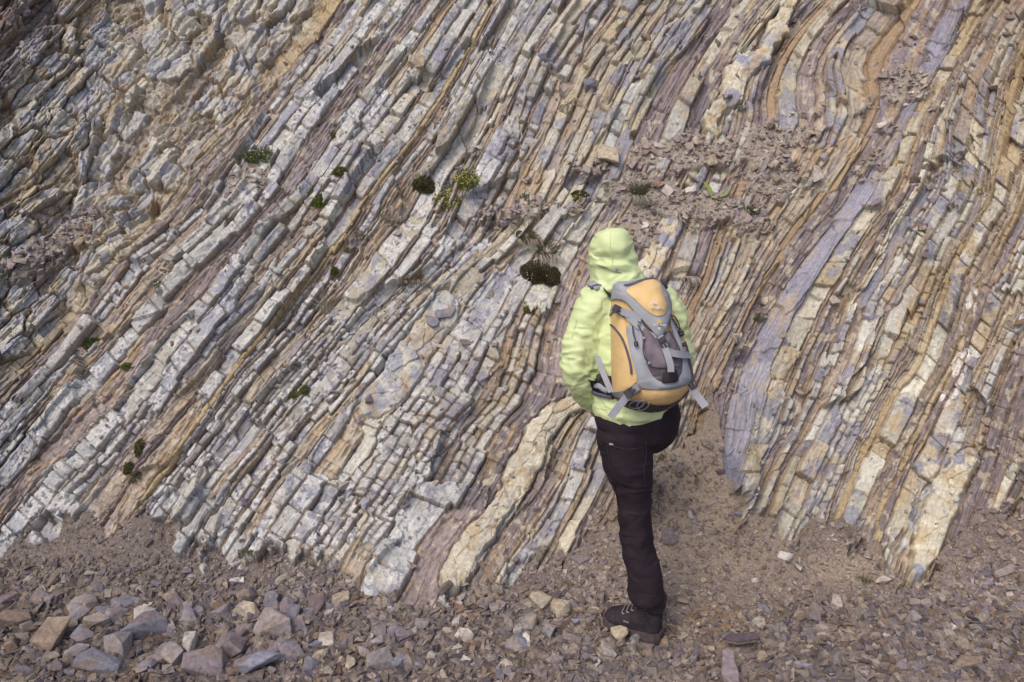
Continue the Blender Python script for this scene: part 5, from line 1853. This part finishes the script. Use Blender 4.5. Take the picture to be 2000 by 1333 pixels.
# mesh pocket, then the grey frame round it
patch("mesh_pocket", [(598, 640), (700, 712), (790, 690), (830, 760), (856, 850), (850, 930), (810, 990), (730, 998), (672, 966), (636, 900), (614, 800)], .004, M_MESH, .020, .004, crease=.040, seed=21)
patch("drain_panel", [(742, 918), (775, 905), (812, 925), (822, 985), (770, 998), (728, 992)], .021, M_BLACK, .004, .006)
patch("front_frame", [(523, 672), (560, 664), (600, 645), (612, 730), (630, 830), (648, 905), (680, 962), (730, 992), (800, 992), (842, 940), (850, 860), (838, 800), (806, 720), (782, 640), (800, 610), (830, 680), (856, 760), (882, 850), (900, 920), (922, 975), (880, 1008), (800, 1030), (720, 1036), (640, 1030), (598, 1014), (582, 950), (556, 860), (536, 770)], .012, M_PG, .008, .008, crease=.008, seed=5)
patch("frame_gusset", [(606, 640), (640, 690), (700, 715), (690, 740), (640, 720), (618, 760), (640, 880), (622, 860), (600, 740)], .016, M_PG, .004, .006)
# lid
lid = patch("lid", [(424, 398), (470, 372), (590, 364), (684, 352), (744, 384), (790, 450), (800, 520), (790, 590), (765, 660), (738, 716), (716, 730), (692, 716), (650, 668), (590, 606), (520, 525), (470, 500), (422, 486)], .026, M_PG, .014, .03, crease=.010, seed=11)
patch("lid_pocket", [(524, 462), (560, 424), (620, 394), (682, 380), (722, 404), (738, 450), (742, 490), (764, 536), (752, 590), (716, 612), (680, 606), (630, 572), (575, 516), (545, 490)], .040, M_PY, .006, .006, lid, crease=.010, seed=13)
patch("lid_edge", [(512, 418), (560, 404), (640, 362), (690, 352), (722, 366), (700, 372), (650, 380), (590, 412), (550, 430), (518, 430)], .042, M_PIPE, .003, .006, lid)


def curve_on(pts, off, name, r, mat, parent=None, res=5):
    q = lift(np.array([zpt(*p) for p in spline2(pts, False, 5)]), off)
    return tube(name, q, r, parent or pk, mat, 7, 1)


def ribbon(name, pts, width, off, mat, parent=None, t=.0022, free=None):
    """flat webbing following the pack; free = list of extra offsets where it hangs away"""
    P2 = spline2(pts, False, 5)
    offs = off if free is None else np.interp(np.linspace(0, 1, len(P2)), np.linspace(0, 1, len(free)), free)
    Z = np.array([zpt(*p) for p in P2])
    if free is None:
        C_ = lift(Z, off)
    else:
        C_ = [PO + pe * float(p[0]) + pz * float(p[1]) + pn * float(o_) for p, o_ in zip(Z, offs)]
    bm = bmesh.new()
    prev = None
    for i, c in enumerate(C_):
        tan = (C_[min(i + 1, len(C_) - 1)] - C_[max(i - 1, 0)]).normalized()
        nn = pn
        if free is None:
            e1 = .004
            z0 = Z[i]
            gxx = (bulge(z0 + np.array([e1, 0]))[0] - bulge(z0 - np.array([e1, 0]))[0]) / (2 * e1)
            gzz = (bulge(z0 + np.array([0, e1]))[0] - bulge(z0 - np.array([0, e1]))[0]) / (2 * e1)
            nn = (pn - pe * float(np.clip(gxx, -1.5, 1.5)) - pz * float(np.clip(gzz, -1.5, 1.5))).normalized()
        sd = tan.cross(nn).normalized() * width * .5
        nn = sd.cross(tan).normalized() * t
        ring = [bm.verts.new(c + sd + nn), bm.verts.new(c - sd + nn), bm.verts.new(c - sd - nn), bm.verts.new(c + sd - nn)]
        if prev: [bm.faces.new((prev[k], prev[(k + 1) % 4], ring[(k + 1) % 4], ring[k])) for k in range(4)]
        else: bm.faces.new(list(reversed(ring)))
        prev = ring
    bm.faces.new(prev)
    bmesh.ops.recalc_face_normals(bm, faces=bm.faces)
    return place(from_bm(name, bm), name, parent or pk, mat)


def buckle(zx, zy, ang, L=.045, W=.026, off=.028, parent=None):
    """side-release buckle: frame, two prongs and a tongue"""
    c = lift(zpt(zx, zy), off)[0]
    a = math.radians(ang)
    dx = pe * math.cos(a) + pz * math.sin(a)
    dy = pn.cross(dx)
    bm = bmesh.new()

    def b_(cx, cy, lx, ly, h_, cz=0):
        r = bmesh.ops.create_cube(bm, size=1)
        for v in r["verts"]: v.co = c + dx * (cx + v.co.x * lx) + dy * (cy + v.co.y * ly) + pn * (cz + v.co.z * h_)
    b_(-L * .28, 0, L * .36, W, .009)
    b_(L * .40, 0, L * .14, W * 1.02, .007)
    b_(L * .12, W * .40, L * .5, W * .17, .0075)
    b_(L * .12, -W * .40, L * .5, W * .17, .0075)
    b_(L * .10, 0, L * .52, W * .34, .006, -.0005)
    bmesh.ops.recalc_face_normals(bm, faces=bm.faces)
    bmesh.ops.bevel(bm, geom=bm.edges[:], offset=.0011, segments=1, affect='EDGES')
    return place(from_bm("buckle", bm), "buckle", parent or pk, M_BUCK)


# zips, bungees, straps
curve_on([(430, 642), (470, 690), (505, 750), (532, 830), (548, 900), (552, 946)], .014, "zip", .0042, M_PIPE)
curve_on([(428, 655), (424, 680), (424, 706)], .016, "zip_pull", .0055, M_BUCK)
curve_on([(408, 770), (398, 740), (404, 690), (416, 640)], .004, "loose_cord", .0022, M_STRAP)
curve_on([(560, 668), (562, 700), (572, 740), (580, 775)], .027, "bungee_cord", .0026, M_BUCK)
curve_on([(577, 762), (580, 776), (582, 786)], .030, "cord_toggle", .0075, M_BUCK)
curve_on([(590, 660), (610, 700), (624, 740), (618, 800), (628, 850), (652, 884), (668, 905), (720, 912), (780, 908), (832, 902), (838, 880)], .030, "bungee_cord", .0022, M_BUCK)
curve_on([(775, 640), (772, 690), (800, 740), (818, 790)], .028, "bungee_cord", .0022, M_BUCK)
for zx, zy in [(622, 740), (652, 884), (600, 640)]:
    curve_on([(zx - 6, zy - 2), (zx + 8, zy + 3)], .031, "cord_loop", .005, M_STRAP)
ribbon("compression_strap", [(425, 570), (450, 552), (480, 570), (520, 590), (580, 612), (604, 634)], .026, .022, M_STRAP)
patch("strap_flap", [(505, 580), (560, 590), (604, 632), (598, 690), (560, 662), (524, 625)], .020, M_PG, .006, .005)
buckle(484, 574, -28, .055, .028, .030)
ribbon("lid_strap", [(716, 728), (738, 768), (748, 800)], .022, .040, M_STRAP)
buckle(738, 770, -58, .048, .027, .046)
ribbon("lid_strap", [(744, 800), (760, 850), (774, 900), (776, 936)], .023, .050, M_STRAP)
ribbon("side_strap", [(756, 812), (790, 828), (850, 834), (912, 830)], .026, .036, M_STRAP)
ribbon("compression_strap", [(596, 1020), (575, 1030), (556, 1048), (530, 1070)], .028, .024, M_STRAP)
buckle(557, 1045, 32, .062, .032, .032)
ribbon("strap_tail", [(536, 1066), (500, 1110), (468, 1150), (432, 1198)], .027, 0, M_STRAP, free=[.045, .04, .035, .03])
ribbon("compression_strap", [(445, 1062), (480, 1062), (515, 1058)], .024, .018, M_STRAP)
buckle(914, 992, -62, .05, .028, .030)
ribbon("strap_tail", [(914, 1010), (938, 1060), (968, 1100), (992, 1138)], .028, 0, M_STRAP, free=[-.02, -.01, .0, .005])
curve_on([(600, 1098), (570, 1104), (545, 1122), (552, 1140), (590, 1146), (618, 1130), (630, 1106), (612, 1098), (592, 1120), (592, 1146), (620, 1156), (650, 1136), (658, 1110)], .016, "tool_loop", .0026, M_STRAP)
curve_on([(742, 372), (735, 395), (752, 408), (766, 418)], .038, "bungee_cord", .0026, M_BUCK)
curve_on([(752, 400), (764, 414), (768, 420)], .042, "cord_toggle", .008, M_BUCK)
for pts in [[(790, 600), (826, 606), (846, 640), (852, 690), (850, 706)], [(800, 622), (822, 660), (850, 690), (858, 716)], [(784, 590), (800, 630), (824, 650)]]:
    curve_on(pts, .032, "bungee_cord", .0024, M_BUCK)
curve_on([(838, 688), (850, 696), (862, 690)], .036, "cord_toggle", .008, M_BUCK)
curve_on([(842, 706), (852, 712), (864, 704)], .036, "cord_toggle", .007, M_BUCK)
curve_on([(862, 768), (868, 774)], .030, "cord_toggle", .008, M_BUCK)
patch("bottle_pocket", [(876, 752), (900, 760), (922, 850), (938, 930), (934, 968), (912, 930), (890, 860)], .004, M_PIPE, .006, .006)

# writing on the lid
def text_on(body, zx, zy, size, off, mat, parent, rot=0.0, bold=.0006):
    cu = bpy.data.curves.new("t", 'FONT')
    cu.body = body
    cu.size = size
    cu.align_x, cu.align_y = 'CENTER', 'CENTER'
    cu.offset = bold
    to = bpy.data.objects.new("t", cu)
    COL.objects.link(to)
    me = evaluated(to)
    bpy.data.objects.remove(to)
    bm = bmesh.new(); bm.from_mesh(me)
    bmesh.ops.triangulate(bm, faces=bm.faces)
    c = zpt(zx, zy)
    ca, sa = math.cos(rot), math.sin(rot)
    Q = np.array([(c[0] + v.co.x * ca - v.co.y * sa, c[1] + v.co.x * sa + v.co.y * ca) for v in bm.verts])
    for v, w in zip(bm.verts, lift(Q, off)): v.co = w
    r = bmesh.ops.extrude_face_region(bm, geom=bm.faces[:])
    for g in r["geom"]:
        if isinstance(g, bmesh.types.BMVert): g.co += pn * .0012
    bmesh.ops.recalc_face_normals(bm, faces=bm.faces)
    return place(from_bm("lettering", bm), "lettering", parent, mat)


text_on("deuter", 702, 566, .0185, .056, M_INKW, lid, -.02, .0005)
text_on("28", 712, 648, .0165, .051, M_INKY, lid, -.02, .0008)
text_on("ACT TRAIL", 714, 667, .0100, .051, M_INKW, lid, -.02, .0003)
text_on("EL", 713, 687, .0100, .051, M_INKW, lid, -.02, .0006)


def emblem(pts, off, mat):
    P2 = np.array([zpt(*p) for p in pts])
    bm = bmesh.new()
    f = bm.faces.new([bm.verts.new(w) for w in lift(P2, off)])
    r = bmesh.ops.extrude_face_region(bm, geom=[f])
    for g in r["geom"]:
        if isinstance(g, bmesh.types.BMVert): g.co += pn * .0014
    bmesh.ops.recalc_face_normals(bm, faces=bm.faces)
    return place(from_bm("emblem", bm), "emblem", lid, mat)


emblem([(666, 546), (680, 526), (692, 545), (686, 545), (680, 536), (674, 546)], .056, M_INKW)
emblem([(684, 534), (689, 531), (700, 546), (694, 546)], .056, M_INKW)
patch("base_label", [(735, 1131), (780, 1129), (780, 1139), (735, 1142)], .012, M_BLACK, 0, .004, smooth_outline=False)
# grab loop with a dark band under the hood
curve_on([(490, 382), (510, 372), (548, 368), (566, 372)], -.01, "grab_loop", .006, M_BLACK)

# shoulder straps over the jacket and hip belt round the waist
def body_strap(name, pix, width, mat, off=.004, t=.004, offs=None):
    C_, N_ = [], []
    for x, y in spline2(pix, False, 6):
        q, nn = on_back(jacket, x, y, off)
        if q is None: continue
        C_.append(q); N_.append(nn)
    if len(C_) < 3: return None
    for _ in range(4):
        C_ = [C_[0]] + [(C_[i - 1] + C_[i] * 2 + C_[i + 1]) / 4 for i in range(1, len(C_) - 1)] + [C_[-1]]
        N_ = [N_[0]] + [(N_[i - 1] + N_[i] * 2 + N_[i + 1]).normalized() for i in range(1, len(N_) - 1)] + [N_[-1]]
    bm = bmesh.new(); prev = None
    for i, c in enumerate(C_):
        tan = (C_[min(i + 1, len(C_) - 1)] - C_[max(i - 1, 0)]).normalized()
        sd = tan.cross(N_[i]).normalized() * width * .5
        nn = N_[i] * t
        ring = [bm.verts.new(c + sd + nn * .6), bm.verts.new(c + nn * 1.2), bm.verts.new(c - sd + nn * .6), bm.verts.new(c - sd - nn), bm.verts.new(c + sd - nn)]
        if prev: [bm.faces.new((prev[k], prev[(k + 1) % 5], ring[(k + 1) % 5], ring[k])) for k in range(5)]
        else: bm.faces.new(list(reversed(ring)))
        prev = ring
    bm.faces.new(prev)
    bmesh.ops.recalc_face_normals(bm, faces=bm.faces)
    return place(from_bm(name, bm, True), name, pk, mat)


Zp = lambda x, y: (1050 + x * .33003, 420 + y * .33003)
body_strap("shoulder_strap", [Zp(322, 436), Zp(350, 418), Zp(392, 410), Zp(440, 420)], .055, M_PG, .006, .007)
body_strap("shoulder_strap_edge", [Zp(318, 442), Zp(372, 428), Zp(400, 450), Zp(424, 492)], .012, M_PIPE, .012, .004)
body_strap("load_strap", [Zp(384, 404), Zp(400, 440), Zp(420, 486)], .022, M_BLACK, .014, .003)
body_strap("hip_belt", [Zp(344, 985), Zp(366, 1000), Zp(400, 1012), Zp(450, 1020)], .085, M_BLACK, .010, .010)
body_strap("hip_belt_strap", [Zp(346, 1006), Zp(380, 1022), Zp(424, 1034)], .020, M_STRAP, .024, .003)
ribbon("lower_strap", [(342, 800), (360, 860), (384, 930), (410, 990), (434, 1050)], .021, 0, M_STRAP, free=[-.115, -.10, -.085, -.07, -.05])
body_strap("hip_belt_edge", [Zp(348, 1044), Zp(390, 1064), Zp(450, 1086)], .014, M_PIPE, .016, .004)
